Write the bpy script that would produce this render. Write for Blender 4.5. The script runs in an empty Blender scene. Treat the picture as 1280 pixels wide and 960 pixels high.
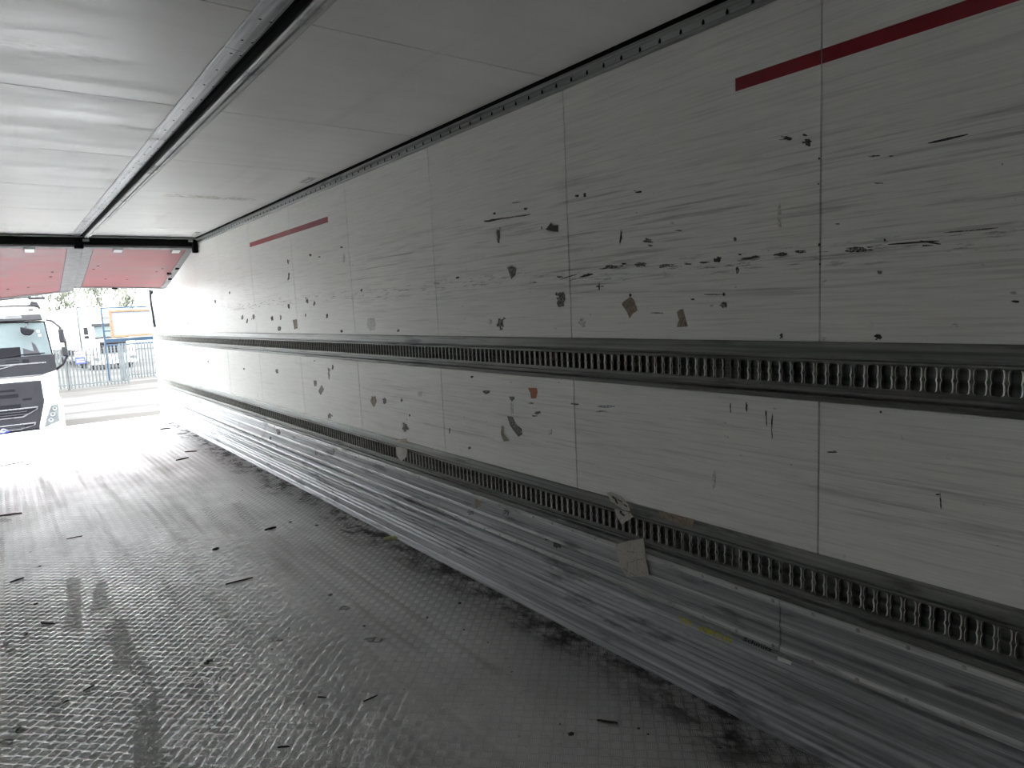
import bpy, bmesh, math, random
import numpy as np
from mathutils import Vector, Matrix, noise as mnoise

SC = bpy.context.scene
COL = SC.collection
RND = random.Random(7)

# ------------------------------------------------------------------ camera
CH = 1.638                       # eye height above the trailer floor
FPX = 829.7                      # focal length in pixels of the 1280 wide frame
YAW, PIT, ROL = 0.654976, -0.1196605, -0.0481519
_F = np.array([math.sin(YAW)*math.cos(PIT), math.cos(YAW)*math.cos(PIT), math.sin(PIT)])
_rt = np.array([math.cos(YAW), -math.sin(YAW), 0.0])
_up = np.cross(_rt, _F)
_R = math.cos(ROL)*_rt + math.sin(ROL)*_up
_U = -math.sin(ROL)*_rt + math.cos(ROL)*_up
CAMP = np.array([0.0, 0.0, CH])
cam_d = bpy.data.cameras.new('camera')
cam_d.sensor_fit = 'HORIZONTAL'
cam_d.sensor_width = 36.0
cam_d.lens = FPX/1280*36.0
cam_d.clip_start = 0.02
cam_d.clip_end = 500
cam = bpy.data.objects.new('camera', cam_d)
COL.objects.link(cam)
M = Matrix.Identity(4)
for i in range(3):
    M[i][0] = _R[i]; M[i][1] = _U[i]; M[i][2] = -_F[i]; M[i][3] = CAMP[i]
cam.matrix_world = M
SC.camera = cam

# ------------------------------------------------------------------ sky: plain overcast
world = bpy.data.worlds.new('overcast_sky')
SC.world = world
world.use_nodes = True
nt = world.node_tree
nt.nodes.clear()
wo = nt.nodes.new('ShaderNodeOutputWorld')
bg = nt.nodes.new('ShaderNodeBackground')
tc = nt.nodes.new('ShaderNodeTexCoord')
sp = nt.nodes.new('ShaderNodeSeparateXYZ')
mr = nt.nodes.new('ShaderNodeMapRange')
mr.inputs['From Min'].default_value = 0.0
mr.inputs['From Max'].default_value = 1.0
mr.inputs['To Min'].default_value = 0.97
mr.inputs['To Max'].default_value = 1.05
nt.links.new(tc.outputs['Generated'], sp.inputs[0])
nt.links.new(sp.outputs['Z'], mr.inputs['Value'])
nt.links.new(mr.outputs['Result'], bg.inputs['Strength'])
bg.inputs['Color'].default_value = (0.95, 0.985, 1.0, 1)
nt.links.new(bg.outputs[0], wo.inputs['Surface'])

vs = SC.view_settings
vs.view_transform = 'Standard'
try:
    vs.look = 'None'
except Exception:
    pass
vs.gamma = 1.0
vs.use_curve_mapping = False
vs.exposure = 4.52
cy = SC.cycles
cy.max_bounces = 32
cy.diffuse_bounces = 28
cy.glossy_bounces = 10
cy.transmission_bounces = 6
cy.caustics_reflective = True
cy.sample_clamp_indirect = 8.0
cy.use_denoising = True

# ------------------------------------------------------------------ main sizes (metres)
XR, XL = 2.1406, -0.33           # inner faces of the side walls
ZC = 2.66                        # ceiling
YF, YE = -0.36, 12.95            # front bulkhead, rear end
XM = 0.905                       # centre line
SEAM0, SEAMD = 1.112, 1.195      # panel seams along the wall
GZ = -1.2                        # yard level
YBAR = 9.15

def ray(px, py):
    return _F + _R*(px-640)/FPX + _U*(480-py)/FPX
def on_wall(px, py, X=XR):
    d = ray(px, py); return CAMP + d*(X/d[0])
def on_z(px, py, z=0.0):
    d = ray(px, py); return CAMP + d*((z-CH)/d[2])
def on_y(px, py, Y):
    d = ray(px, py); return CAMP + d*(Y/d[1])

# ------------------------------------------------------------------ materials
MATS = {}
class NB:
    """small node builder"""
    def __init__(s, name):
        s.m = bpy.data.materials.new(name); s.m.use_nodes = True
        s.t = s.m.node_tree; s.t.nodes.clear()
        s.out = s.t.nodes.new('ShaderNodeOutputMaterial')
        s.b = s.t.nodes.new('ShaderNodeBsdfPrincipled')
        s.t.links.new(s.b.outputs[0], s.out.inputs['Surface'])
        MATS[name] = s.m
    def n(s, typ, **kw):
        x = s.t.nodes.new(typ)
        for k, v in kw.items(): setattr(x, k, v)
        return x
    def lk(s, a, b): s.t.links.new(a, b)
    def pos(s, scale=(1, 1, 1), obj=False):
        mp = s.n('ShaderNodeMapping'); mp.inputs['Scale'].default_value = scale
        if obj: s.lk(s.n('ShaderNodeTexCoord').outputs['Object'], mp.inputs['Vector'])
        else: s.lk(s.n('ShaderNodeNewGeometry').outputs['Position'], mp.inputs['Vector'])
        return mp.outputs[0]
    def noise(s, vec, scale=1.0, detail=4.0, rough=0.55, dist=0.0):
        x = s.n('ShaderNodeTexNoise')
        x.inputs['Scale'].default_value = scale; x.inputs['Detail'].default_value = detail
        x.inputs['Roughness'].default_value = rough; x.inputs['Distortion'].default_value = dist
        s.lk(vec, x.inputs['Vector']); return x.outputs['Fac']
    def ramp(s, fac, a, b, lo=0.0, hi=1.0):
        x = s.n('ShaderNodeMapRange'); x.interpolation_type = 'SMOOTHSTEP'
        x.inputs['From Min'].default_value = a; x.inputs['From Max'].default_value = b
        x.inputs['To Min'].default_value = lo; x.inputs['To Max'].default_value = hi
        s.lk(fac, x.inputs['Value']); return x.outputs['Result']
    def math(s, op, a, b=None, c=None):
        x = s.n('ShaderNodeMath', operation=op)
        for i, v in enumerate((a, b, c)):
            if v is None: continue
            if isinstance(v, (int, float)): x.inputs[i].default_value = v
            else: s.lk(v, x.inputs[i])
        return x.outputs[0]
    def mix(s, fac, a, b):
        x = s.n('ShaderNodeMix', data_type='RGBA')
        if isinstance(fac, (int, float)): x.inputs[0].default_value = fac
        else: s.lk(fac, x.inputs[0])
        for i, v in ((6, a), (7, b)):
            if isinstance(v, tuple): x.inputs[i].default_value = (*v, 1) if len(v) == 3 else v
            else: s.lk(v, x.inputs[i])
        return x.outputs[2]
    def bump(s, h, strength=0.2, dist=0.002):
        x = s.n('ShaderNodeBump'); x.inputs['Strength'].default_value = strength
        x.inputs['Distance'].default_value = dist
        s.lk(h, x.inputs['Height']); s.lk(x.outputs[0], s.b.inputs['Normal'])
    def set(s, **kw):
        for k, v in kw.items():
            i = s.b.inputs[k.replace('_', ' ')]
            if isinstance(v, (int, float)): i.default_value = v
            elif isinstance(v, tuple): i.default_value = (*v, 1) if len(v) == 3 else v
            else: s.lk(v, i)
        return s
    def xyz(s):
        x = s.n('ShaderNodeSeparateXYZ'); s.lk(s.n('ShaderNodeNewGeometry').outputs['Position'], x.inputs[0])
        return x.outputs

def simple(name, col, rough=0.5, metal=0.0, var=0.18, scale=6.0, stretch=(1, 1, 1), bump=0.0, spec=0.5, obj=False):
    b = NB(name)
    n = b.noise(b.pos(stretch, obj), scale, 5.0, 0.6)
    dark = tuple(c*(1-var) for c in col); lite = tuple(min(1, c*(1+var*0.6)) for c in col)
    b.set(Base_Color=b.mix(b.ramp(n, 0.3, 0.7), dark, lite), Metallic=metal,
          Roughness=b.ramp(n, 0.25, 0.75, max(0.03, rough-0.06), min(1, rough+0.08)))
    b.b.inputs['Specular IOR Level'].default_value = spec
    if bump: b.bump(n, bump)
    return b.m

def wall_material():
    b = NB('white_wall_sheet')
    x, y, z = b.xyz()
    st = b.noise(b.pos((1, 1.1, 42)), 1.0, 7.0, 0.62)            # rub marks along the trailer
    st2 = b.noise(b.pos((1, 5.0, 190)), 1.0, 4.0, 0.6)           # fine brushed grain
    big = b.noise(b.pos((1, 0.55, 1.3)), 1.0, 3.0, 0.5)
    streak = b.math('MULTIPLY', b.ramp(st, 0.52, 0.74), b.ramp(big, 0.36, 0.62))
    # height band in which cargo rubs the sheet
    hb = b.math('MULTIPLY', b.ramp(z, 1.5, 1.75), b.ramp(z, 2.32, 2.0))
    lb = b.math('MULTIPLY', b.ramp(z, 0.78, 0.9), b.ramp(z, 1.26, 1.16))
    zone = b.math('MAXIMUM', b.math('MAXIMUM', hb, b.math('MULTIPLY', lb, 0.7)), 0.25)
    # towards the front bulkhead there is more rubbing
    wear = b.ramp(y, 7.5, 1.5, 0.35, 1.0)
    streak = b.math('MULTIPLY', b.math('MULTIPLY', streak, zone), wear)
    grain = b.ramp(st2, 0.35, 0.65)
    st3 = b.noise(b.pos((1, 2.4, 95)), 1.0, 5.0, 0.65)
    med = b.math('MULTIPLY', b.ramp(st3, 0.5, 0.68), b.math('MULTIPLY', wear, b.math('MAXIMUM', zone, 0.45)))
    col = b.mix(b.math('MULTIPLY', grain, 0.5), (0.93, 0.93, 0.91), (0.80, 0.80, 0.78))
    col = b.mix(b.math('MULTIPLY', med, 0.42), col, (0.33, 0.33, 0.32))
    col = b.mix(b.math('MULTIPLY', streak, 0.95), col, (0.26, 0.26, 0.25))
    # gouged line at the height of pallet tops
    zb = b.math('ADD', z, b.math('MULTIPLY', b.math('SUBTRACT', big, 0.5), 0.12))
    gl = b.math('MULTIPLY', b.ramp(zb, 1.705, 1.745), b.ramp(zb, 1.815, 1.775))
    gn = b.noise(b.pos((1, 9.0, 75)), 1.0, 6.0, 0.75)
    gouge = b.math('MULTIPLY', gl, b.ramp(gn, 0.53, 0.66))
    gouge = b.math('MULTIPLY', gouge, b.ramp(big, 0.3, 0.5, 0.35, 1.0))
    col = b.mix(b.math('MULTIPLY', gouge, 0.72), col, (0.10, 0.10, 0.095))
    # dull specks
    sn = b.noise(b.pos((1, 16, 34)), 1.0, 3.0, 0.6)
    sp_ = b.math('MULTIPLY', b.ramp(sn, 0.69, 0.76), b.ramp(z, 2.3, 1.9))
    col = b.mix(b.math('MULTIPLY', sp_, 0.5), col, (0.13, 0.13, 0.12))
    b.set(Base_Color=col, Roughness=b.ramp(st, 0.35, 0.7, 0.42, 0.54))
    b.b.inputs['Specular IOR Level'].default_value = 0.08
    h = b.math('ADD', b.math('MULTIPLY', st2, 0.6), b.math('MULTIPLY', gouge, 2.0))
    b.bump(h, 0.18, 0.0012)
    return b.m

def ceiling_material():
    b = NB('ceiling_sheet')
    x, y, z = b.xyz()
    n1 = b.noise(b.pos((1.2, 6.0, 1)), 1.0, 5.0, 0.6)
    n2 = b.noise(b.pos((7.0, 0.5, 1)), 1.0, 4.0, 0.55)
    n3 = b.noise(b.pos((20, 60, 1)), 1.0, 5.0, 0.7)
    col = b.mix(b.ramp(n1, 0.35, 0.7), (0.92, 0.92, 0.91), (0.88, 0.88, 0.87))
    col = b.mix(b.math('MULTIPLY', b.ramp(n2, 0.55, 0.75), 0.16), col, (0.45, 0.45, 0.45))
    # brown water stain across one sheet, and a grey soot streak on another
    sm = b.math('MULTIPLY', b.math('MULTIPLY', b.ramp(y, 6.00, 6.10), b.ramp(y, 6.24, 6.15)),
                b.math('MULTIPLY', b.ramp(x, 1.16, 1.3), b.ramp(x, 2.02, 1.8)))
    stain = b.math('MULTIPLY', sm, b.ramp(n3, 0.42, 0.62))
    col = b.mix(b.math('MULTIPLY', stain, 0.95), col, (0.13, 0.085, 0.035))
    s2 = b.math('MULTIPLY', b.math('MULTIPLY', b.ramp(y, 2.98, 3.08), b.ramp(y, 3.2, 3.1)), b.ramp(x, 0.62, 0.3))
    col = b.mix(b.math('MULTIPLY', b.math('MULTIPLY', s2, b.ramp(n3, 0.45, 0.7)), 0.4), col, (0.2, 0.2, 0.19))
    b.set(Base_Color=col, Roughness=b.ramp(n1, 0.3, 0.7, 0.32, 0.46))
    b.b.inputs['Specular IOR Level'].default_value = 0.7
    b.bump(b.math('ADD', b.math('MULTIPLY', n1, 0.25), b.math('MULTIPLY', n2, 0.6)), 0.05, 0.003)
    return b.m

def floor_material(name, dark):
    b = NB(name)
    x, y, z = b.xyz()
    st = b.noise(b.pos((6.5, 0.38, 1)), 1.0, 7.0, 0.66, 0.25)      # wheel and pallet tracks
    n2 = b.noise(b.pos((2.2, 1.2, 1)), 1.0, 5.0, 0.6)
    n3 = b.noise(b.pos((30, 22, 1)), 1.0, 6.0, 0.7)
    edge = b.math('ADD', x, b.math('MULTIPLY', b.math('SUBTRACT', n2, 0.5), 0.6))
    ed = b.ramp(edge, 1.62, 2.1)                                  # swept-up dirt along the kick plate
    dirt = b.math('MAXIMUM', b.math('MULTIPLY', b.ramp(st, 0.47, 0.72), 0.62), b.math('MULTIPLY', b.ramp(n3, 0.57, 0.72), 0.8))
    dirt = b.math('MAXIMUM', dirt, b.math('MULTIPLY', ed, b.ramp(n3, 0.3, 0.6, 0.5, 1.0)))
    base = (0.74, 0.74, 0.75) if not dark else (0.95, 0.95, 0.955)
    col = b.mix(b.ramp(n2, 0.3, 0.7), tuple(c*0.72 for c in base), base)
    col = b.mix(b.math('MULTIPLY', dirt, 0.85 if not dark else 0.5), col, (0.12, 0.115, 0.11))
    clump = b.math('MULTIPLY', b.ramp(edge, 1.80, 2.06), b.ramp(b.noise(b.pos((9, 5, 1)), 1.0, 6.0, 0.7), 0.44, 0.60))
    col = b.mix(b.math('MULTIPLY', clump, 0.9), col, (0.03, 0.028, 0.026))
    dirt = b.math('MAXIMUM', dirt, clump)
    b.set(Base_Color=col, Metallic=b.ramp(dirt, 0.1, 0.8, 0.62 if not dark else 0.9, 0.15 if not dark else 0.6), Roughness=b.ramp(dirt, 0.0, 0.9, 0.49 if not dark else 0.30, 0.66 if not dark else 0.48))
    b.b.inputs['Specular IOR Level'].default_value = 0.2
    b.bump(b.math('ADD', n3, b.math('MULTIPLY', dirt, 0.6)), 0.25, 0.001)
    return b.m

def alu_material(name, base, rough, stretch=(1, 0.7, 60)):
    b = NB(name)
    st = b.noise(b.pos(stretch), 1.0, 6.0, 0.65)
    n2 = b.noise(b.pos((3, 2.2, 14)), 1.0, 5.0, 0.65)
    col = b.mix(b.ramp(st, 0.3, 0.7), tuple(c*0.42 for c in base), base)
    col = b.mix(b.math('MULTIPLY', b.ramp(n2, 0.54, 0.70), 0.7), col, (0.06, 0.06, 0.06))
    b.set(Base_Color=col, Metallic=0.3, Roughness=b.ramp(st, 0.3, 0.75, rough+0.02, rough+0.20))
    b.b.inputs['Specular IOR Level'].default_value = 0.15
    b.bump(st, 0.15, 0.001)
    return b.m

def residue_material(name, a, c, scale=160, thr=(0.42, 0.58)):
    b = NB(name)
    n = b.noise(b.pos((1, 1, 0.6)), scale, 3.0, 0.7)
    b.set(Base_Color=b.mix(b.ramp(n, *thr), a, c), Roughness=0.7)
    return b.m

M_WALL = wall_material()
M_CEIL = ceiling_material()
M_FLOOR = floor_material('tread_plate', False)
M_TREAD = floor_material('tread_bar_worn', True)
M_KICK = alu_material('kick_aluminium', (0.50, 0.515, 0.535), 0.40)
M_STRIP = alu_material('worn_strip', (0.86, 0.87, 0.87), 0.36)
M_KICKDK = alu_material('kick_aluminium_dull', (0.60, 0.625, 0.65), 0.44)
M_RAIL = alu_material('galvanised_rail', (0.30, 0.31, 0.30), 0.40)
M_TRACK = alu_material('pressed_track', (0.26, 0.26, 0.25), 0.38, (1, 6, 40))
M_COVE = alu_material('cove_aluminium', (0.50, 0.52, 0.52), 0.36)
M_EDGE = simple('worn_bright_edge', (0.80, 0.80, 0.77), 0.35, 0.5, 0.2, 60)
M_PLATE = alu_material('track_plate', (0.62, 0.63, 0.65), 0.30, (40, 1.2, 1))
M_BLACK = simple('black_rubber', (0.004, 0.004, 0.005), 0.7, 0, 0.3, spec=.06)
M_GAP = simple('joint_black', (0.02, 0.02, 0.02), 0.8, 0, 0.3)
M_BACK = simple('insulation_board', (0.02, 0.02, 0.019), 0.9, 0, 0.2, spec=.1)
M_SIDESHADE = simple('track_side_shade', (0.045, 0.045, 0.046), 0.6, 0, 0.3, spec=.2)  # shade tone for the left face of the track profile
M_PLAIN = simple('plain_white_sheet', (0.92, 0.92, 0.90), 0.4, 0, 0.08, 2.0)
M_RED = simple('red_tape', (0.30, 0.012, 0.025), 0.4, 0, 0.2, 9)
M_RIVET = simple('rivet_steel', (0.5, 0.5, 0.5), 0.35, 0.9, 0.2, 80)
M_SCUFF = residue_material('black_scuff', (0.02, 0.02, 0.02), (0.07, 0.07, 0.066), 220)
M_RES = residue_material('grey_glue_residue', (0.055, 0.055, 0.05), (0.5, 0.5, 0.48), 190, (0.46, 0.66))
M_FAINT = residue_material('faint_grey_residue', (0.40, 0.40, 0.385), (0.80, 0.80, 0.78), 160, (0.36, 0.58))
M_PAPER = residue_material('brown_paper_rest', (0.34, 0.28, 0.21), (0.12, 0.10, 0.075), 130, (0.45, 0.68))
M_WPAPER = residue_material('pale_paper', (0.50, 0.48, 0.44), (0.26, 0.24, 0.21), 90, (0.5, 0.75))
M_INK = simple('black_ink', (0.03, 0.03, 0.032), 0.6)
M_ORANGE = residue_material('orange_label', (0.55, 0.12, 0.05), (0.4, 0.2, 0.14), 150)
M_BLUEINK = residue_material('blue_rub', (0.22, 0.27, 0.34), (0.6, 0.62, 0.64), 120, (0.4, 0.6))
M_LIGHTP = simple('bright_patch', (0.86, 0.86, 0.84), 0.5)
M_YELLOW = simple('yellow_lettering', (0.62, 0.58, 0.03), 0.6, 0, 0.3, 60)

# ------------------------------------------------------------------ object helpers
WLOC = {}
def _wl(o):
    return WLOC.get(o.name, Vector((0, 0, 0))) if o is not None else Vector((0, 0, 0))
def mesh_data(name, verts, faces, smooth=False):
    me = bpy.data.meshes.new(name)
    me.from_pydata([tuple(v) for v in verts], [], [tuple(f) for f in faces])
    me.update()
    if smooth:
        me.polygons.foreach_set('use_smooth', [True]*len(me.polygons))
    return me
def put(name, me, mat, parent=None, loc=(0, 0, 0)):
    """link mesh data whose vertices are relative to world point loc"""
    o = bpy.data.objects.new(name, me)
    COL.objects.link(o)
    if mat is not None and not me.materials: me.materials.append(mat)
    loc = Vector(loc)
    if parent is not None: o.parent = parent
    o.location = loc - _wl(parent)
    WLOC[o.name] = loc
    return o
def obj(name, verts, faces, mat, parent=None, smooth=False, recalc=True):
    """mesh given in world coordinates; origin goes to the middle of its underside"""
    v = np.array([tuple(p) for p in verts], float)
    lo, hi = v.min(0), v.max(0)
    org = np.array([(lo[0]+hi[0])/2, (lo[1]+hi[1])/2, lo[2]])
    me = mesh_data(name, v-org, faces, smooth)
    if recalc:
        bm = bmesh.new(); bm.from_mesh(me)
        bmesh.ops.recalc_face_normals(bm, faces=bm.faces)
        bm.to_mesh(me); bm.free()
    return put(name, me, mat, parent, org)
def tag(o, label, cat=None, group=None, kind=None):
    if label: o['label'] = label
    if cat: o['category'] = cat
    if group: o['group'] = group
    if kind: o['kind'] = kind
    return o
def empty(name, loc):
    o = bpy.data.objects.new(name, None)
    COL.objects.link(o); o.location = loc; o.empty_display_size = 0.2
    WLOC[o.name] = Vector(loc)
    return o
def box_vf(lo, hi):
    x0, y0, z0 = lo; x1, y1, z1 = hi
    v = [(x0, y0, z0), (x1, y0, z0), (x1, y1, z0), (x0, y1, z0), (x0, y0, z1), (x1, y0, z1), (x1, y1, z1), (x0, y1, z1)]
    f = [(0, 3, 2, 1), (4, 5, 6, 7), (0, 1, 5, 4), (1, 2, 6, 5), (2, 3, 7, 6), (3, 0, 4, 7)]
    return v, f
def box(name, lo, hi, mat, parent=None, bevel=0.0, seg=1):
    v, f = box_vf(lo, hi)
    o = obj(name, v, f, mat, parent)
    if bevel:
        bm = bmesh.new(); bm.from_mesh(o.data)
        bmesh.ops.bevel(bm, geom=bm.edges[:], offset=bevel, segments=seg, affect='EDGES', profile=0.5)
        bm.to_mesh(o.data); bm.free()
    return o
class MB:
    """collects shapes for one mesh"""
    def __init__(s): s.v = []; s.f = []
    def add(s, v, f):
        n = len(s.v); s.v += [tuple(p) for p in v]; s.f += [tuple(i+n for i in q) for q in f]; return s
    def box(s, lo, hi): return s.add(*box_vf(lo, hi))
    def build(s, name, mat, parent=None, smooth=False, recalc=True): return obj(name, s.v, s.f, mat, parent, smooth, recalc)
def prism_vf(pts, axis, a, b):
    """polygon pts extruded along axis 0/1/2 from a to b"""
    n = len(pts)
    def P(p, t):
        q = list(p); q.insert(axis, t); return tuple(q)
    v = [P(p, a) for p in pts] + [P(p, b) for p in pts]
    f = [tuple(range(n)), tuple(range(2*n-1, n-1, -1))] + [(i, (i+1) % n, n+(i+1) % n, n+i) for i in range(n)]
    return v, f
def prism(name, pts, axis, a, b, mat, parent=None, bevel=0.0, seg=1):
    o = obj(name, *prism_vf(pts, axis, a, b), mat, parent)
    if bevel:
        bm = bmesh.new(); bm.from_mesh(o.data)
        bmesh.ops.bevel(bm, geom=bm.edges[:], offset=bevel, segments=seg, affect='EDGES', profile=0.5, clamp_overlap=True)
        bm.to_mesh(o.data); bm.free()
    return o
def sweep_y(name, prof, y0, y1, mat, parent=None, closed=False, thick=None):
    """profile of (x, z) points swept along the trailer"""
    n = len(prof)
    v = [(x, y0, z) for x, z in prof] + [(x, y1, z) for x, z in prof]
    rng = range(n) if closed else range(n-1)
    f = [(i, (i+1) % n, n+(i+1) % n, n+i) for i in rng]
    if closed: f += [tuple(range(n)), tuple(range(2*n-1, n-1, -1))]
    return obj(name, v, f, mat, parent, recalc=closed)
def tube_vf(pts, r, seg=6, cap=True):
    pts = [Vector(p) for p in pts]; n = len(pts)
    rs = r if isinstance(r, (list, tuple)) else [r]*n
    v = []; f = []
    ref = None
    for i, p in enumerate(pts):
        d = (pts[min(i+1, n-1)]-pts[max(i-1, 0)]).normalized()
        if ref is None or abs(ref.dot(d)) > 0.95: ref = Vector((0, 0, 1)) if abs(d.z) < 0.9 else Vector((1, 0, 0))
        a = d.cross(ref).normalized(); b = d.cross(a)
        for k in range(seg):
            t = 2*math.pi*k/seg
            v.append(p + (a*math.cos(t)+b*math.sin(t))*rs[i])
    for i in range(n-1):
        for k in range(seg):
            f.append((i*seg+k, i*seg+(k+1) % seg, (i+1)*seg+(k+1) % seg, (i+1)*seg+k))
    if cap:
        f.append(tuple(range(seg-1, -1, -1))); f.append(tuple((n-1)*seg+k for k in range(seg)))
    return v, f
def tube(name, pts, r, mat, parent=None, seg=6):
    return obj(name, *tube_vf(pts, r, seg), mat, parent, smooth=True)

# ================================================================== TRAILER SHELL
# ---- floor
floor = box('floor', (XL, YF, -0.16), (XR, YE, 0.0), M_FLOOR)
tag(floor, 'worn aluminium tread-plate floor of the trailer, streaked with dirt', 'floor', kind='structure')
def tread():
    c = 0.043
    u = np.array([1, 1])/math.sqrt(2); w = np.array([1, -1])/math.sqrt(2)
    N = 330
    I, J = np.meshgrid(np.arange(-40, N), np.arange(-N, 60), indexing='ij')
    I = I.ravel(); J = J.ravel()
    cx = (I+.5)[:, None]*c*u + (J+.5)[:, None]*c*w
    ok = (cx[:, 0] > XL+.03) & (cx[:, 0] < XR-.03) & (cx[:, 1] > YF+.03) & (cx[:, 1] < YE-.04)
    cx = cx[ok]; A = ((I+J)[ok] % 2 == 0)
    hl, hw, ht = 0.0176, 0.0017, 0.0027
    along = np.where(A[:, None], u, w); across = np.where(A[:, None], w, u)
    V = []
    for k in range(-2, 3):
        p = cx + across*(k*0.0079)
        L = hl*(1.0-0.06*abs(k))
        q = [p-along*L-across*hw, p+along*L-across*hw, p+along*L+across*hw, p-along*L+across*hw]
        r = [p-along*L*0.72, p+along*L*0.72]
        V.append(np.stack([np.c_[a, np.zeros(len(a))] for a in q]+[np.c_[a, np.full(len(a), ht)] for a in r], 1))
    V = np.concatenate(V, 0)             # bars x 6 x 3
    nb = len(V); V = V.reshape(-1, 3)
    base = (np.arange(nb)*6)[:, None]
    loops = (base + np.array([0, 1, 5, 4, 2, 3, 4, 5, 1, 2, 5, 3, 0, 4])[None]).ravel()
    tot = np.tile([4, 4, 3, 3], nb); start = np.concatenate([[0], np.cumsum(tot)[:-1]])
    me = bpy.data.meshes.new('tread_bars')
    org = np.array([(XL+XR)/2, (YF+YE)/2, 0.0])
    me.vertices.add(len(V)); me.vertices.foreach_set('co', (V-org).ravel().astype(np.float32))
    me.loops.add(len(loops)); me.loops.foreach_set('vertex_index', loops.astype(np.int32))
    me.polygons.add(len(tot)); me.polygons.foreach_set('loop_start', start.astype(np.int32))
    me.update(calc_edges=True); me.validate()
    o = put('tread_bars', me, M_TREAD, floor, org)
    o['kind'] = 'stuff'; o['label'] = 'raised five-bar tread pattern worn bright'
tread()
# aluminium end sill at the rear edge and a joint strip between two floor sheets
box('end_sill', (XL, YE-0.035, 0.0), (XR, YE+0.012, 0.004), M_KICK, floor, 0.0015)

M_SMEAR = residue_material('black_dirt_smear', (0.03, 0.028, 0.027), (0.30, 0.30, 0.30), 70, (0.46, 0.62))
M_SKID = residue_material('dull_skid_track', (0.34, 0.34, 0.34), (0.58, 0.58, 0.59), 45, (0.38, 0.62))
def floor_patch(name, poly, mat, z=.0007):
    P = [on_z(px, py, 0) for px, py in poly]; n = len(P)
    v = [(p[0], p[1], z) for p in P]+[(p[0], p[1], -.0005) for p in P]
    return obj(name, v, [tuple(range(n))]+[(i, (i+1) % n, n+(i+1) % n, n+i) for i in range(n)], mat, floor)
for poly in ([(83, 724), (92, 722), (100, 724), (102, 760), (102, 790), (90, 786), (80, 788), (84, 750)], [(118, 735), (125, 726), (132, 722), (135, 760), (122, 764), (112, 770)],
             [(143, 780), (150, 774), (160, 775), (165, 840), (152, 836), (140, 842)], [(167, 880), (180, 876), (195, 870), (205, 960), (186, 955), (168, 960)],
             [(288, 630), (300, 628), (316, 646), (330, 662), (318, 665), (302, 648)], [(250, 636), (260, 634), (292, 668), (280, 668)], [(343, 672), (352, 668), (367, 682), (352, 684)]):
    floor_patch('skid_track', poly, M_SKID)
def ragged(cx, cy, w, h, seed):
    r = random.Random(seed)
    return [(cx+math.cos(t)*w/2*(.45+.55*r.random()), cy+math.sin(t)*h/2*(.45+.55*r.random())) for t in [2*math.pi*k/18 for k in range(18)]]
for i, (cx, cy, w, h) in enumerate(((24, 912, 20, 14), (8, 928, 30, 9), (15, 815, 16, 14), (8, 806, 12, 8), (263, 827, 16, 9), (110, 866, 16, 5), (6, 650, 20, 8), (345, 800, 26, 8), (430, 760, 26, 7), (470, 800, 40, 8), (300, 590, 30, 6), (340, 607, 40, 5), (390, 625, 44, 5), (330, 566, 30, 4))):
    floor_patch('dirt_smear', ragged(cx, cy, w, h, 40+i), M_SMEAR)

# ---- right wall
wall_r = box('wall_right', (XR+0.034, YF, 0.0), (XR+0.09, YE, ZC), M_BACK)
tag(wall_r, 'long white trailer side wall with two slotted rails and scuffed sheets', 'wall', kind='structure')
seams = [SEAM0+SEAMD*k for k in range(-1, 10)]
edges = [YF] + [s for s in seams if YF < s < YE-0.05] + [YE]
ZROWS = ((1.4665, 2.586), (0.7385, 1.2655))
PANELS = []
for a, b in zip(edges[:-1], edges[1:]):
    for z0, z1 in ZROWS:
        p = box('wall_panel', (XR, a+0.0028, z0), (XR+0.03, b-0.0028, z1), M_WALL, wall_r, 0.0006)
        PANELS.append((a, b, z0, z1, p))
def panel_at(y, z):
    for a, b, z0, z1, p in PANELS:
        if a <= y <= b and z0 <= z <= z1: return p
    return wall_r

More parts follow.
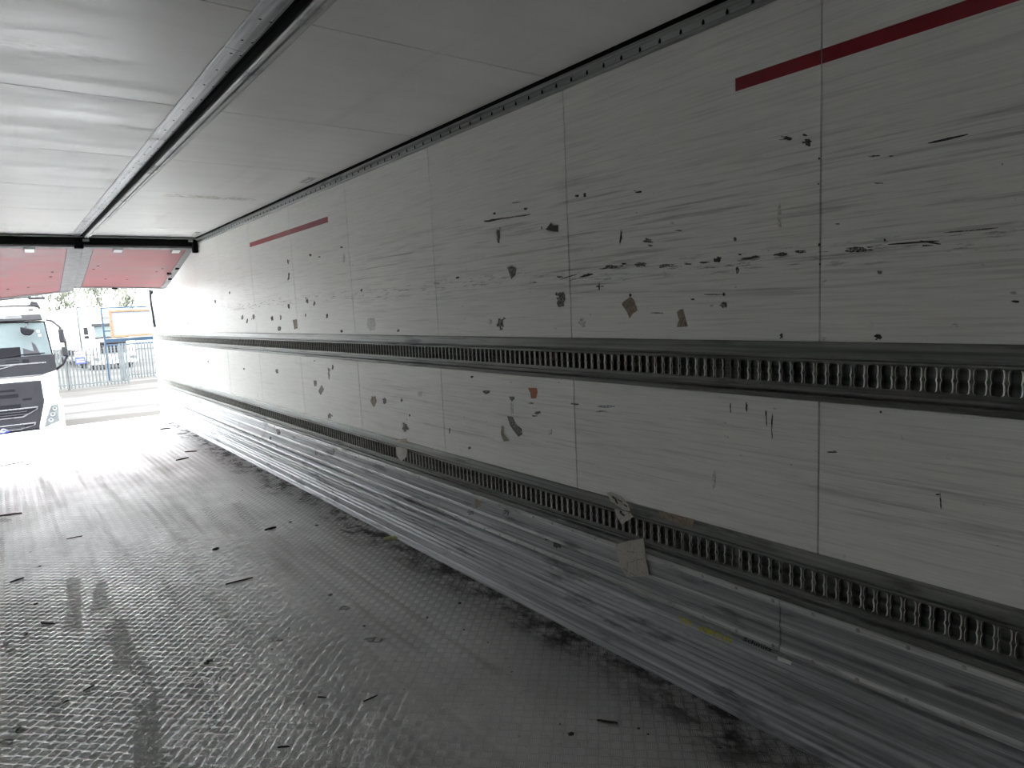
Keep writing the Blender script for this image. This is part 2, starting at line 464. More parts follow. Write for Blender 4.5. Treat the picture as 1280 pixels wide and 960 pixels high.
# slotted cargo rails
PITCH = 0.041
def slot_half(t):                      # peanut outline, t from -1 (bottom) to 1 (top)
    if abs(t) > 0.999: return 0.0092
    lobe = math.sqrt(max(0, 1-((abs(t)-0.5)/0.52)**2))
    return 0.0105 + 0.0044*lobe
def cargo_rail(z0, z1, s0, s1):
    """z0..z1 whole rail, s0..s1 slotted face"""
    X = XR
    up = sweep_y('upper_flange', [(X+.03, z1), (X-.004, z1-.001), (X-.008, z1-.006), (X-.0115, s1+.020), (X-.0095, s1+.014), (X+.012, s1+.0115), (X+.014, s1+.006), (X+.004, s1+.004), (X+.004, s1-.002)], YF, YE, M_RAIL, wall_r)
    lo = sweep_y('lower_flange', [(X+.004, s0+.002), (X+.004, s0-.010), (X-.004, s0-.012), (X-.004, s0-.020), (X+.016, s0-.022), (X+.016, s0-.030), (X-.009, s0-.031), (X-.011, s0-.034), (X-.006, z0+.003), (X+.03, z0)], YF, YE, M_RAIL, wall_r)
    bk = box('track_back', (X+.028, YF, s0-.01), (X+.0335, YE, s1+.01), M_RAIL, wall_r)
    zc, hh = (s0+s1)/2, (s1-s0)/2*0.86
    ts = [-1, -.93, -.78, -.58, -.4, -.22, 0, .22, .4, .58, .78, .93, 1]
    joints = [YF, 1.467, 2.969, 7.264, YE]
    for ja, jb in zip(joints[:-1], joints[1:]):
        n = int((jb-ja-0.008)/PITCH)
        mb = MB(); y0 = ja + ((jb-ja)-n*PITCH)/2
        xf = X+.0045
        for k in range(n):
            yc = y0+(k+.5)*PITCH
            for s in (-1, 1):
                ye = yc+s*PITCH/2
                base = len(mb.v)
                for t in ts:
                    h = slot_half(t); z = zc+t*hh
                    mb.v += [(xf, ye, z), (xf, yc+s*min(h+.0032, PITCH/2-.0004), z), (xf-.0042, yc+s*(h+.0012), z), (xf-.0034, yc+s*h, z), (xf+.016, yc+s*h, z)]
                for i in range(len(ts)-1):
                    for j in range(4):
                        q = (base+i*5+j, base+i*5+j+1, base+(i+1)*5+j+1, base+(i+1)*5+j)
                        mb.f.append(q if s > 0 else q[::-1])
            mb.add([(xf, yc-PITCH/2, zc+hh), (xf, yc+PITCH/2, zc+hh), (xf, yc+PITCH/2, s1), (xf, yc-PITCH/2, s1)], [(0, 1, 2, 3)])
            mb.add([(xf, yc-PITCH/2, s0), (xf, yc+PITCH/2, s0), (xf, yc+PITCH/2, zc-hh), (xf, yc-PITCH/2, zc-hh)], [(0, 1, 2, 3)])
        o = mb.build('slotted_track', M_TRACK, wall_r, recalc=False)
        o.data.materials.append(M_EDGE)
        idx = np.zeros(len(o.data.polygons), np.int32)
        per = 2*(len(ts)-1)*4+2
        pat = np.zeros(per, np.int32)
        for h_ in range(2*(len(ts)-1)): pat[h_*4+1:h_*4+3] = 1
        o.data.polygons.foreach_set('material_index', np.tile(pat, n))
cargo_rail(1.265, 1.468, 1.318, 1.402)
cargo_rail(0.528, 0.740, 0.585, 0.676)

# kick plate: riveted upper sheet in lengths, then the fluted aluminium skirting
kj = [YF, 1.25, 3.62, 5.974, 8.386, 10.79, YE]
for a, b in zip(kj[:-1], kj[1:]):
    kp = sweep_y('kick_plate', [(XR+.03, .5275), (XR-.001, .5275), (XR-.001, .330), (XR+.03, .330)], a+.0015, b-.0015, M_KICK, wall_r, True)
    for z0, z1, d in ((.503, .5280, .007), (.420, .436, .005), (.331, .353, .007)):
        sweep_y('raised_strip', [(XR-.0008, z1), (XR-d+.0015, z1), (XR-d, z1-.003), (XR-d, z0+.003), (XR-d+.0015, z0), (XR-.0008, z0)], a+.0015, b-.0015, M_STRIP, kp, True)
flut = [(XR+.03, .329), (XR+.014, .329), (XR+.014, .314), (XR-.004, .310)]
zz = .314
for zc_, d in ((.290, .004), (.274, .012), (.264, -.002), (.252, .010), (.238, .000), (.222, .010), (.212, -.001), (.196, .011), (.182, .002), (.170, .012), (.158, .000), (.140, .012), (.130, .002), (.112, .013), (.102, .004)):
    flut += [(XR-d, zc_+.004), (XR-d, zc_-.004)]
flut += [(XR-.015, .088), (XR-.013, .080), (XR-.013, .040), (XR-.020, .034), (XR-.026, .012), (XR-.030, .010), (XR-.030, .0005), (XR+.03, .0005)]
for a, b in zip([YF, 4.80, 9.6], [4.80, 9.6, YE]):
    sweep_y('fluted_skirting', flut, a+.001, b-.001, M_KICKDK, wall_r, True)
# rivets in two rows (tiny, one part)
def rivet_mesh(points, r, h, axis=-1):
    mb = MB()
    for (y, z) in points:
        ring = [(XR-.0068, y+math.cos(t)*r, z+math.sin(t)*r) for t in [i*math.pi/3 for i in range(6)]]
        r2 = [(XR-.0068-h*.8, y+math.cos(t)*r*.6, z+math.sin(t)*r*.6) for t in [i*math.pi/3 for i in range(6)]]
        mb.add(ring+r2+[(XR-.0068-h, y, z)], [(i, (i+1) % 6, 6+(i+1) % 6, 6+i) for i in range(6)]+[(6+i, 6+(i+1) % 6, 12) for i in range(6)])
    return mb
ry = np.arange(1.124, YE-.05, .1525).tolist() + np.arange(1.124-.1525, YF+.05, -.1525).tolist()
o = rivet_mesh([(y, .516) for y in ry]+[(y+.0, .342) for y in ry], .0080, .0062).build('rivets', M_RIVET, wall_r)
o['kind'] = 'stuff'; o['label'] = 'two rows of small rivet heads'
# red load-height tape, cut at each sheet joint
for y0, y1 in ((YF+.02, 1.420), (5.04, 7.055)):
    cuts = [y0]+[s for s in seams if y0 < s < y1]+[y1]
    for a, b in zip(cuts[:-1], cuts[1:]):
        p = panel_at((a+b)/2, 2.36)
        box('red_tape', (XR-.0006, a+.002 if a != y0 else a, 2.340), (XR+.0002, b-.002 if b != y1 else b, 2.384), M_RED, p)

# ---- cove rail between wall and ceiling
trim = empty('trim_1', (XR, 6.0, ZC))
tag(trim, 'perforated aluminium cove rail between the right wall and the ceiling', 'trim', kind='structure')
for a, b in zip([YF, 2.692, 5.12, 7.6, 10.0], [2.692, 5.12, 7.6, 10.0, YE]):
    sweep_y('cove_profile', [(XR+.03, 2.660), (XR-.012, 2.660), (XR-.004, 2.652), (XR-.002, 2.640), (XR-.010, 2.637), (XR-.010, 2.630), (XR-.004, 2.628), (XR-.004, 2.604), (XR-.012, 2.601), (XR-.018, 2.597), (XR-.020, 2.592), (XR-.017, 2.587), (XR-.010, 2.584), (XR+.002, 2.584), (XR+.03, 2.586)], a+.0015, b-.0015, M_COVE, trim, True)
box('seal_strip', (XR-.026, YF, 2.6505), (XR+.005, YE, 2.6645), M_BLACK, trim)
mb = MB()
y = 1.547-.0995*18
while y < YE-.05:
    mb.box((XR-.0062, y-.005, 2.605), (XR-.0035, y+.005, 2.616)); mb.box((XR-.0062, y-.003, 2.616), (XR-.0035, y+.003, 2.622)); y += .0995
o = mb.build('keyholes', M_BLACK, trim); o['kind'] = 'stuff'; o['label'] = 'row of small dark keyholes'

# ---- ceiling
ceil = box('ceiling', (XL, YF, ZC+.026), (XR+.09, YE, ZC+.10), M_BACK)
tag(ceil, 'white sheeted trailer ceiling with cross joints', 'ceiling', kind='structure')
cs = [2.386+1.2*k for k in range(-2, 9)]
ce = [YF]+[s for s in cs if YF < s < YE-.05]+[YE]
for a, b in zip(ce[:-1], ce[1:]):
    for x0, x1 in ((XL, .802), (1.004, XR-.012)):
        box('ceiling_panel', (x0, a+.0035, ZC), (x1, b-.0035, ZC+.025), M_CEIL, ceil, 0.0006)

# ---- centre track under the ceiling
trk = empty('ceiling_track', (XM, 4.4, ZC))
tag(trk, 'long aluminium double track running down the middle of the ceiling', 'track', kind='structure')
tj = [YF, 2.72, 5.2, 7.6, YBAR-.02]
for a, b in zip(tj[:-1], tj[1:]):
    sweep_y('track_plate', [(.800, ZC+.02), (.800, ZC-.003), (.806, ZC-.006), (.845, ZC-.013), (.872, ZC-.014), (.886, ZC-.008), (.890, ZC+.02)], a+.0015, b-.0015, M_PLATE, trk, True)
box('track_slot', (.8875, YF, ZC+.004), (.9245, YBAR-.02, ZC+.02), M_BLACK, trk)
box('track_shade_strip', (.9125, YF, ZC-.026), (.9208, YBAR-.02, ZC+.004), M_SIDESHADE, trk)  # added dark strip, paints shade onto the profile's left face
tj = [YF, 2.884, 5.448, 7.9, YBAR-.02]
for a, b in zip(tj[:-1], tj[1:]):
    sweep_y('track_profile', [(.921, ZC+.02), (.921, ZC-.004), (.926, ZC-.006), (.926, ZC-.018), (.921, ZC-.020), (.921, ZC-.030), (.928, ZC-.034), (.942, ZC-.034), (.944, ZC-.020), (.951, ZC-.020), (.953, ZC-.034), (.964, ZC-.034), (.967, ZC-.014), (.976, ZC-.012), (.978, ZC-.018), (.990, ZC-.016), (1.004, ZC-.006), (1.006, ZC+.02)], a+.002, b-.002, M_STRIP, trk, True)
mb = MB()
for a, b in zip([YF, 2.72, 5.2, 7.6], [2.72, 5.2, 7.6, YBAR]):
    y = a+.04
    while y < b-.02:
        for x in (.834, .870):
            z = ZC-.0118 if x < .85 else ZC-.0143
            ring = [(x+math.cos(t)*.006, y+math.sin(t)*.006, z) for t in [i*math.pi/3 for i in range(6)]]
            mb.add(ring+[(x, y, z-.003)], [(i, (i+1) % 6, 6) for i in range(6)])
        y += .2095
o = mb.build('track_screws', M_GAP, trk); o['kind'] = 'stuff'; o['label'] = 'pairs of dark screw heads'

# ---- the sides behind and beside the camera
wall_l = box('wall_left', (XL-.09, YF, 0.0), (XL, YE, ZC+.10), M_PLAIN)
tag(wall_l, 'white trailer side wall on the near left, outside the picture', 'wall', kind='structure')
wall_f = box('wall_front', (XL-.09, YF-.09, -.16), (XR+.09, YF, ZC+.10), M_PLAIN)
tag(wall_f, 'white front bulkhead behind the viewer', 'wall', kind='structure')

# ================================================================== WALL MARKS
def rag(cx, cy, w, h, rough=.35, n=14, seed=None, tilt=0):
    r = random.Random(seed if seed is not None else int(cx*31+cy*17))
    pts = []
    for k in range(n):
        t = 2*math.pi*k/n
        rr = 1-r.random()*rough
        # between ellipse and rectangle
        c, s = math.cos(t), math.sin(t)
        m = max(abs(c), abs(s)); q = .55+.45/m if m > 0 else 1
        q = (q+1)/2
        x, y = c*rr*q*w/2, s*rr*q*h/2
        pts.append((cx+x*math.cos(tilt)-y*math.sin(tilt), cy+x*math.sin(tilt)+y*math.cos(tilt)))
    return pts
def wall_patch(name, polys, mat, parent=None, proud=.0007, X=XR, base=.0002):
    """flat mark with outlines given in photo pixels, laid on the wall plane"""
    mb = MB()
    for poly in polys:
        P = [on_wall(px, py, X) for px, py in poly]
        n = len(P)
        front = [(X-proud, p[1], p[2]) for p in P]; back = [(X+base, p[1], p[2]) for p in P]
        mb.add(front+back, [tuple(range(n))]+[(i, (i+1) % n, n+(i+1) % n, n+i) for i in range(n)])
    ys = [v[1] for v in mb.v]; zs = [v[2] for v in mb.v]
    if parent is None: parent = panel_at(sum(ys)/len(ys), sum(zs)/len(zs))
    return mb.build(name, mat, parent)
def streak(x0, y0, x1, y1, t=2.0, seed=0):
    r = random.Random(int(x0*7+y0*3)+seed)
    n = 7; up = []; dn = []
    for k in range(n):
        u = k/(n-1); w = t/2*(math.sin(math.pi*min(1, max(0, .08+.84*u)))**.7)*(0.6+.6*r.random())
        x, y = x0+(x1-x0)*u, y0+(y1-y0)*u+(r.random()-.5)*.5
        up.append((x, y-w)); dn.append((x, y+w))
    return up+dn[::-1]

# kind, centre x, centre y, width, height (photo pixels)
MARKS = '''
d 618 267 5 4;d 657 261 6 4;d 677 285 2 5;r 623 295 6 24;d 572 347 6 3;r 701 376 17 24;d 668 353 6 2
d 776 297 3 27;d 731 244 5 9;d 722 245 4 4;d 798 240 12 4;r 810 301 14 8;r 813 307 8 4;d 897 325 13 11;r 922 338 6 14;d 788 369 5 6
r 905 381 12 10;d 905 368 5 8;d 866 374 6 3;r 919 299 7 7;d 1010 178 14 14;d 984 173 20 6;d 1006 169 9 4;d 1047 280 6 2;d 1106 300 5 5;d 1158 307 18 3
r 1073 312 42 10;d 945 321 14 5;d 1269 377 18 4;d 1098 421 14 10;d 977 420 6 10;r 1099 340 7 6;d 933 509 4 18;d 958 522 2 34;d 965 530 2 40;d 913 508 2 16;d 1039 565 20 3;d 1101 515 3 4
r 608 490 12 8;r 640 498 10 7;r 672 516 13 6;r 626 404 12 17;f 613 402 6 10;f 728 403 13 13;f 464 405 13 22;r 498 413 5 6
r 394 479 6 11;r 411 467 3 24;d 416 459 3 8;b 467 501 8 17;r 481 501 7 12;r 506 535 11 13;r 412 520 7 11;r 502 500 3 6;f 525 493 8 10;d 512 519 2 4
d 361 345 3 16;d 360 327 3 9;d 287 366 2 4;d 269 377 2 6;r 317 396 5 9;d 361 383 4 9;r 384 376 5 9;r 393 379 4 8;d 340 398 4 9;d 309 401 3 9;r 303 397 3 8;r 351 397 3 9
r 349 411 6 9;d 382 394 2 5;d 409 395 4 9;d 427 414 5 6;d 388 319 4 4;d 399 321 4 2;d 427 309 5 3;f 430 323 3 16;d 452 363 3 5;d 260 452 2 4;d 305 461 3 3;d 393 451 2 2;d 235 404 2 5;r 346 464 5 9
d 1176 628 3 28;d 1172 618 8 3;d 749 358 16 2;d 749 358 2 12;d 848 288 11 2;d 860 330 14 3;d 880 328 18 3;r 832 332 22 6;d 700 346 12 3;d 720 245 4 3;d 925 318 7 3;
d 780 330 10 4;r 764 334 30 7;r 800 331 26 6;d 738 343 12 3;d 590 471 5 4;r 562 538 3 9;f 640 510 5 20;f 688 540 6 10;d 719 505 14 3;d 664 504 8 2;d 668 520 9 2;f 893 600 5 30;d 880 735 1 1
d 1253 205 3 2;f 975 270 6 40;d 1024 198 4 4;d 1023 230 3 3;d 1024 306 4 5;d 1025 330 3 3;r 975 318 26 6;r 1000 315 20 5;d 587 560 5 4;d 1098 229 14 2
'''
KM = {'d': ('scuff_mark', M_SCUFF, .55), 'r': ('glue_residue', M_RES, .45), 'b': ('paper_rest', M_PAPER, .45), 'f': ('faint_mark', M_FAINT, .5), 'p': ('paper_rest', M_PAPER, .15)}
for it in MARKS.replace('\n', ';').split(';'):
    it = it.split()
    if len(it) != 5: continue
    k = it[0]; cx, cy, w, h = map(float, it[1:])
    if w*h < 2: continue
    nm, mt, rg = KM[k]
    r = random.Random(int(cx*13+cy*7))
    polys = []
    if k in 'dr' and w*h > 24:                 # broken into a few flecks, as scuffs are
        cnt = 2 if w*h < 90 else 4
        polys.append(rag(cx, cy, w*.8, h*.8, rg, 16, tilt=r.uniform(-.15, .15)))
        for _ in range(cnt):
            polys.append(rag(cx+(r.random()-.5)*w*.85, cy+(r.random()-.5)*h*.85, max(1.2, w*.28), max(1.2, h*.26), .5, 9, seed=r.randrange(9999)))
    else:
        polys.append(rag(cx, cy, w, h, rg, 14))
    wall_patch(nm, polys, mt)
STREAKS = [(605, 276.5, 663, 268, 2.4), (606, 277, 625, 273.5, 3), (640, 253.7, 650, 252.4, 1.5), (700, 349, 721, 343, 2), (725, 346, 741, 342.6, 3), (927, 324, 950, 321, 3), (1160, 179, 1210, 168, 3.2),
           (1110, 305.5, 1174, 301, 3), (1150, 301, 1176, 305, 3), (1179, 291, 1248, 285, 2), (1085, 196, 1100, 194.5, 2), (1111, 195.5, 1117, 195, 2), (813, 391, 829, 391.5, 1.5), (880, 368, 905, 368, 1.5)]
for i, s in enumerate(STREAKS):
    wall_patch('rub_streak', [streak(*s)], M_RES if s[4] < 2.5 else M_SCUFF)
for nm, mt, poly in (('paper_rest', M_PAPER, [(788, 371), (792, 374), (797, 388), (791, 392), (787, 398), (784, 390), (777, 380), (781, 376)]),
                     ('paper_rest', M_PAPER, [(846, 390), (850, 387), (854, 386), (857, 398), (860, 408), (846, 409), (849, 400)]),
                     ('paper_rest', M_PAPER, [(366, 400), (371, 399), (372, 410), (368, 412)]),
                     ('glue_residue', M_SCUFF, [(682, 287), (686, 282), (689, 278), (691, 282), (698, 281), (698, 290), (690, 289)]),
                     ('glue_residue', M_RES, [(634, 334), (640, 333), (645, 336), (644, 344), (639, 349), (637, 342)]),
                     ('glue_residue', M_RES, [(634, 520), (641, 521), (645, 530), (652, 536), (653, 543), (648, 546), (641, 537), (637, 530)]),
                     ('paper_rest', M_PAPER, [(627, 532), (630, 533), (630, 543), (636, 551), (630, 552), (626, 542)]),
                     ('glue_residue', M_RES, [(402, 481), (405, 487), (401, 494), (398, 489)])):
    wall_patch(nm, [poly], mt)
wall_patch('blue_rub_mark', [rag(758, 508, 30, 4, .4), rag(752, 514, 18, 3, .5)], M_BLUEINK)
wall_patch('bare_patch', [rag(1087, 408, 10, 14, .15)], M_LIGHTP)
wall_patch('orange_sticker_rest', [[(660, 485), (671, 485), (672, 490), (670, 498), (664, 498), (663, 491)]], M_ORANGE)
# marks on the kick plate belong to the wall
for cx, cy, w, h, mt in ((395, 565, 5, 10, M_RES), (417.5, 562, 3, 11, M_RES), (445, 570, 3, 7, M_RES), (597.6, 627, 11, 18, M_PAPER), (589, 640, 11, 10, M_RES), (633, 640, 12, 9, M_RES), (697, 681, 12, 10, M_SCUFF), (684, 673, 6, 7, M_SCUFF), (348, 540, 6, 12, M_RES), (338, 548, 4, 5, M_SCUFF)):
    wall_patch('kick_plate_mark', [rag(cx, cy, w, h, .45)], mt, wall_r, .0003, XR-.0015, .0003)
# ================================================================== TORN LABELS AND LETTERING
def crop(ox, oy, s, pts): return [(ox+x/s, oy+y/s) for x, y in pts]
def label_sheet(name, polys, mat, X, proud=.0012):
    mb = MB()
    r = random.Random(5)
    for poly in polys:
        # subdivide the outline and let the sheet cockle a little
        P = []
        for i, p in enumerate(poly):
            q = poly[(i+1) % len(poly)]
            for k in range(3): P.append((p[0]+(q[0]-p[0])*k/3+(r.random()-.5)*.5, p[1]+(q[1]-p[1])*k/3+(r.random()-.5)*.5))
        W = [on_wall(px, py, X) for px, py in P]; n = len(W)
        c = sum(W)/n
        fr = [(X-proud*(1+1.4*r.random()), w[1], w[2]) for w in W]; bk = [(X-.0002, w[1], w[2]) for w in W]
        mid = [(X-proud*(1.2+2.6*r.random()), (w[1]*.5+c[1]*.5), (w[2]*.5+c[2]*.5)) for w in W]
        m0 = (X-proud*2, c[1], c[2])
        mb.add(fr+bk+mid+[m0], [(i, (i+1) % n, n+(i+1) % n, n+i) for i in range(n)]+[(i, (i+1) % n, 2*n+(i+1) % n, 2*n+i) for i in range(n)]+[(2*n+i, 2*n+(i+1) % n, 3*n) for i in range(n)])
    return mb.build(name, mat)
def text_mesh(txt, size, bold=0.0, shear=0.0):
    cu = bpy.data.curves.new('lettering', 'FONT')
    cu.body = txt; cu.size = size; cu.offset = bold; cu.shear = shear; cu.resolution_u = 2
    o = bpy.data.objects.new('lettering', cu); COL.objects.link(o)
    dg = bpy.context.evaluated_depsgraph_get()
    me = bpy.data.meshes.new_from_object(o.evaluated_get(dg))
    bpy.data.objects.remove(o); bpy.data.curves.remove(cu)
    return me
def wall_text(name, txt, y_start, z, width, height, mat, parent, X, bold=0.0, shear=0.0, slope=0.0, proud=.001):
    """lettering on the right wall, read from inside (runs towards the front, -y)"""
    me = text_mesh(txt, 1.0, bold, shear)
    xs = [v.co.x for v in me.vertices]; ys = [v.co.y for v in me.vertices]
    x0, x1, y0, y1 = min(xs), max(xs), min(ys), max(ys)
    for v in me.vertices:
        u = (v.co.x-x0)/(x1-x0); t = (v.co.y-y0)/(y1-y0)
        v.co = Vector((0, -u*width, t*height+slope*u))
    return put(name, me, mat, parent, (X-proud, y_start, z))

p1 = label_sheet('torn_label', [crop(740, 600, 8, [(150, 125), (185, 118), (290, 165), (365, 240), (385, 310), (330, 302), (270, 262), (190, 215)]),
                                crop(740, 600, 8, [(225, 285), (300, 300), (385, 325), (415, 365), (300, 445), (255, 370)])], M_WPAPER, XR-.0125)
tag(p1, 'torn pale paper label with black print stuck across the top of the lower rail', 'label')
for pts in ([(195, 165), (215, 160), (235, 185), (215, 190)], [(220, 180), (240, 178), (262, 245), (240, 230)], [(275, 305), (300, 312), (295, 345), (280, 335)], [(300, 330), (330, 350), (320, 362), (296, 350)], [(255, 190), (300, 215), (305, 228), (262, 205)], [(320, 240), (350, 262), (352, 275), (322, 255)]):
    wall_patch('print', [crop(740, 600, 8, pts)], M_INK, p1, .0006, XR-.0168, .0004)
p2 = label_sheet('torn_label', [crop(740, 600, 8, [(665, 312), (730, 318), (860, 355), (1000, 388), (1027, 398), (1012, 470), (930, 452), (850, 425), (700, 370)])], M_PAPER, XR-.0125)
tag(p2, 'strip of torn brown paper stuck along the upper edge of the lower rail', 'label')
p3 = label_sheet('torn_label', [crop(720, 580, 4, [(195, 402), (260, 384), (338, 372), (352, 470), (368, 560), (258, 565), (222, 515), (205, 440)])], M_WPAPER, XR-.0095)
tag(p3, 'large torn crumpled beige paper label hanging over the riveted kick plate', 'label')
for x0, y0, x1, y1 in ((215, 432, 330, 446), (240, 500, 345, 470), (232, 520, 300, 560), (262, 398, 258, 470), (300, 470, 312, 545)):
    wall_patch('crease', [[(720+x/4, 580+y/4) for x, y in streak(x0, y0, x1, y1, 5)]], M_PAPER, p3, .0008, XR-.0118, .0004)
p4 = label_sheet('torn_label', [crop(380, 420, 6, [(690, 835), (740, 825), (775, 850), (772, 905), (735, 938), (700, 905)])], M_WPAPER, XR-.001)
tag(p4, 'small crumpled pale label covering two slots of the lower rail', 'label')
p5 = label_sheet('torn_label', [crop(380, 420, 6, [(688, 790), (705, 775), (770, 770), (772, 802), (730, 806)])], M_PAPER, XR-.0125)
tag(p5, 'small brown label scrap just above the lower rail', 'label')
p6 = label_sheet('torn_label', [crop(820, 740, 6.4, [(975, 515), (1030, 535), (1085, 560), (1080, 582), (975, 550)])], M_LIGHTP, XR-.0055, .0006)
tag(p6, 'narrow white label scrap on the skirting under the lower rivets', 'label')
# printed strips on the skirting
XS = XR-.0065
ya, yb, yc, yd = on_wall(849, 773, XS), on_wall(865, 776, XS), on_wall(873, 780, XS), on_wall(916, 800, XS)
wall_text('yellow_lettering', 'TORY', ya[1], .276, ya[1]-yb[1], .032, M_YELLOW, wall_r, XS-.001, .03, 0, 0, .003)
wall_text('yellow_lettering', 'ASBESTORY', yc[1], .272, yc[1]-yd[1], .033, M_YELLOW, wall_r, XS-.001, .03, 0, 0, .003)
ye_, yf_ = on_wall(929, 799, XS), on_wall(966, 812, XS)
wall_text('black_lettering', 'Schmitz', ye_[1], .314, ye_[1]-yf_[1], .018, M_INK, wall_r, XS+.002, .02, .25, 0, .004)

# ================================================================== PARTITION AT THE REAR
M_PRED = simple('faded_red_board', (0.276, 0.069, 0.0782), 0.5, 0, 0.22, 1.6, (1, 2.5, 1))
M_PGREY = simple('grey_panel_edging', (0.24, 0.24, 0.245), 0.6, 0, 0.25, 14)
M_WPLATE = simple('white_plastic_plate', (0.8, 0.8, 0.8), 0.35)
bar = empty('crossbar', (XM, YBAR, 2.545))
tag(bar, 'black crossbar under the ceiling that carries the red partition boards', 'crossbar')
box('beam', (XL+.004, YBAR-.02, 2.548), (XR-.014, YBAR+.06, 2.628), M_BLACK, bar, .006)
box('upper_profile', (XL+.004, YBAR-.032, 2.6335), (XR-.022, YBAR-.012, 2.6485), M_COVE, bar, .003)
box('hinge_strip', (XL+.004, YBAR-.010, 2.628), (XR-.03, YBAR+.05, 2.6585), M_BLACK, bar, .003)
box('centre_bracket', (.815, YBAR-.05, 2.505), (.905, YBAR+.02, 2.60), M_BLACK, bar, .006)
box('end_bracket', (XR-.075, YBAR-.05, 2.470), (XR-.014, YBAR+.03, 2.62), M_BLACK, bar, .008)
for x in (.33, 1.30, 1.80):
    box('roller', (x-.03, YBAR-.05, 2.626), (x+.03, YBAR-.03, 2.648), M_RAIL, bar, .004)
box('latch', (.90, YBAR-.06, 2.585), (.965, YBAR-.03, 2.612), M_COVE, bar, .003)
box('latch', (XR-.12, YBAR-.06, 2.60), (XR-.07, YBAR-.03, 2.628), M_COVE, bar, .003)
def partition(x0, x1, zl, zr, label, clips, dots, side):
    """board hinged at the bar and sloping down to the rear; zl, zr heights of the far corners"""
    y0, y1 = YBAR+.055, YBAR+2.0
    z0 = 2.535
    root = empty('partition_board', ((x0+x1)/2, y0, z0)); tag(root, label, 'partition')
    def S(u, v, d=0.0):      # u across 0..1, v along 0..1, d below the face
        x = x0+(x1-x0)*u; y = y0+(y1-y0)*v
        ze = zl+(zr-zl)*u
        return (x, y, z0+(ze-z0)*v-d)
    def slab(name, u0, u1, v0, v1, d0, d1, mat, par=root, n=6):
        mb = MB(); V = []
        for d in (d0, d1):
            for j in range(n+1):
                for u in (u0, u1): V.append(S(u, v0+(v1-v0)*j/n, d))
        k = 2*(n+1); F = []
        for j in range(n):
            a = 2*j
            F += [(a, a+1, a+3, a+2), (k+a, k+a+2, k+a+3, k+a+1), (a, a+2, k+a+2, k+a), (a+1, k+a+1, k+a+3, a+3)]
        F += [(0, k, k+1, 1), (2*n, 2*n+1, k+2*n+1, k+2*n)]
        return mb.add(V, F).build(name, mat, par)
    core = slab('core', 0.012, .988, .01, .99, -.06, -.004, M_PGREY)
    slab('red_board', .09 if side > 0 else .02, .93 if side > 0 else .87, .035, .975, -.004, .003, M_PRED)
    slab('edge_strip', 0, .085 if side > 0 else .015, 0, 1, -.065, .006, M_PGREY)
    slab('edge_strip', .935 if side > 0 else .875, 1, 0, 1, -.065, .006, M_PGREY)
    slab('hinge_edge', .0, 1, -.005, .03, -.03, .008, M_PGREY)
    slab('lower_lip', .02, .98, .978, 1.01, -.05, .010, M_PGREY)
    for i, u in enumerate(clips):
        c = slab('plate', u-.045, u+.045, .014, .085, .006, .016, M_PGREY)
        slab('reflector', u-.036, u+.036, .022, .076, .016, .022, M_WPLATE, c)
    for u, v in dots:
        slab('slot', u-.012, u+.012, v-.006, v+.006, .002, .0045, M_BLACK, root, 1)
    return root, S, slab
rt, S1, sl1 = partition(.912, XR-.045, 2.165, 2.125, 'red partition board raised to the ceiling beside the long white wall', (.30, .84), ((.18, .42), (.15, .5), (.3, .75), (.52, .76), (.82, .47), (.78, .55)), 1)
for v in (.45, .72):
    sl1('bolt', .95, .985, v-.012, v+.012, .006, .020, M_BLACK, rt, 1)
sl1('bolt', .90, .945, .575, .60, .003, .016, M_BLACK, rt, 1)
sl1('lower_clip', .40, .46, .985, 1.005, .010, .022, M_BLACK, rt, 1)
lt, S2, sl2 = partition(XL+.03, .908, 1.99, 2.118, 'red partition board raised to the ceiling above the white lorry cab', (.58, .12), ((.78, .5), (.77, .6), (.58, .8), (.4, .8)), -1)
sl2('lower_trim', .02, .60, 1.0, 1.03, -.03, .012, M_INK, lt)
# dark stay hanging at the rear corner
sy = 12.40
st = tube('stay_bar', [(2.085, sy, 2.16), (2.080, sy, 1.95), (2.090, sy, 1.75), (2.098, sy, 1.54)], [.020, .019, .021, .024], simple('dark_rubber_strap', (0.010, 0.012, 0.02), .5), None, 8)
tag(st, 'dark stay bar hanging at the rear corner of the white wall', 'stay')
hk = MB().add(*tube_vf([(2.085, sy, 2.10), (2.105, sy, 2.085), (2.115, sy, 2.10), (2.118, sy, 2.15)], .013, 6)).build('hook', M_BLACK, st, True)

# ================================================================== CEILING LAMPS
M_LENS = simple('clear_lamp_lens', (0.82, 0.83, 0.82), .15, 0, .05)
for (y, lab) in ((5.08, 'small flat ceiling lamp with pale lens, the nearer one by the wall'), (8.655, 'small flat ceiling lamp with pale lens, close to the black crossbar')):
    lp = empty('ceiling_lamp', (2.015, y, ZC)); tag(lp, lab, 'lamp', 'ceiling lamps by the right wall')
    box('bezel', (1.978, y-.10, ZC-.004), (2.052, y+.10, ZC-.0002), M_WPLATE, lp, .0015)
    box('lens', (1.986, y-.088, ZC-.010), (2.044, y+.088, ZC-.0035), M_LENS, lp, .003, 2)
    box('diode_strip', (2.006, y-.07, ZC-.0112), (2.024, y+.07, ZC-.0095), M_WPLATE, lp, .0005)

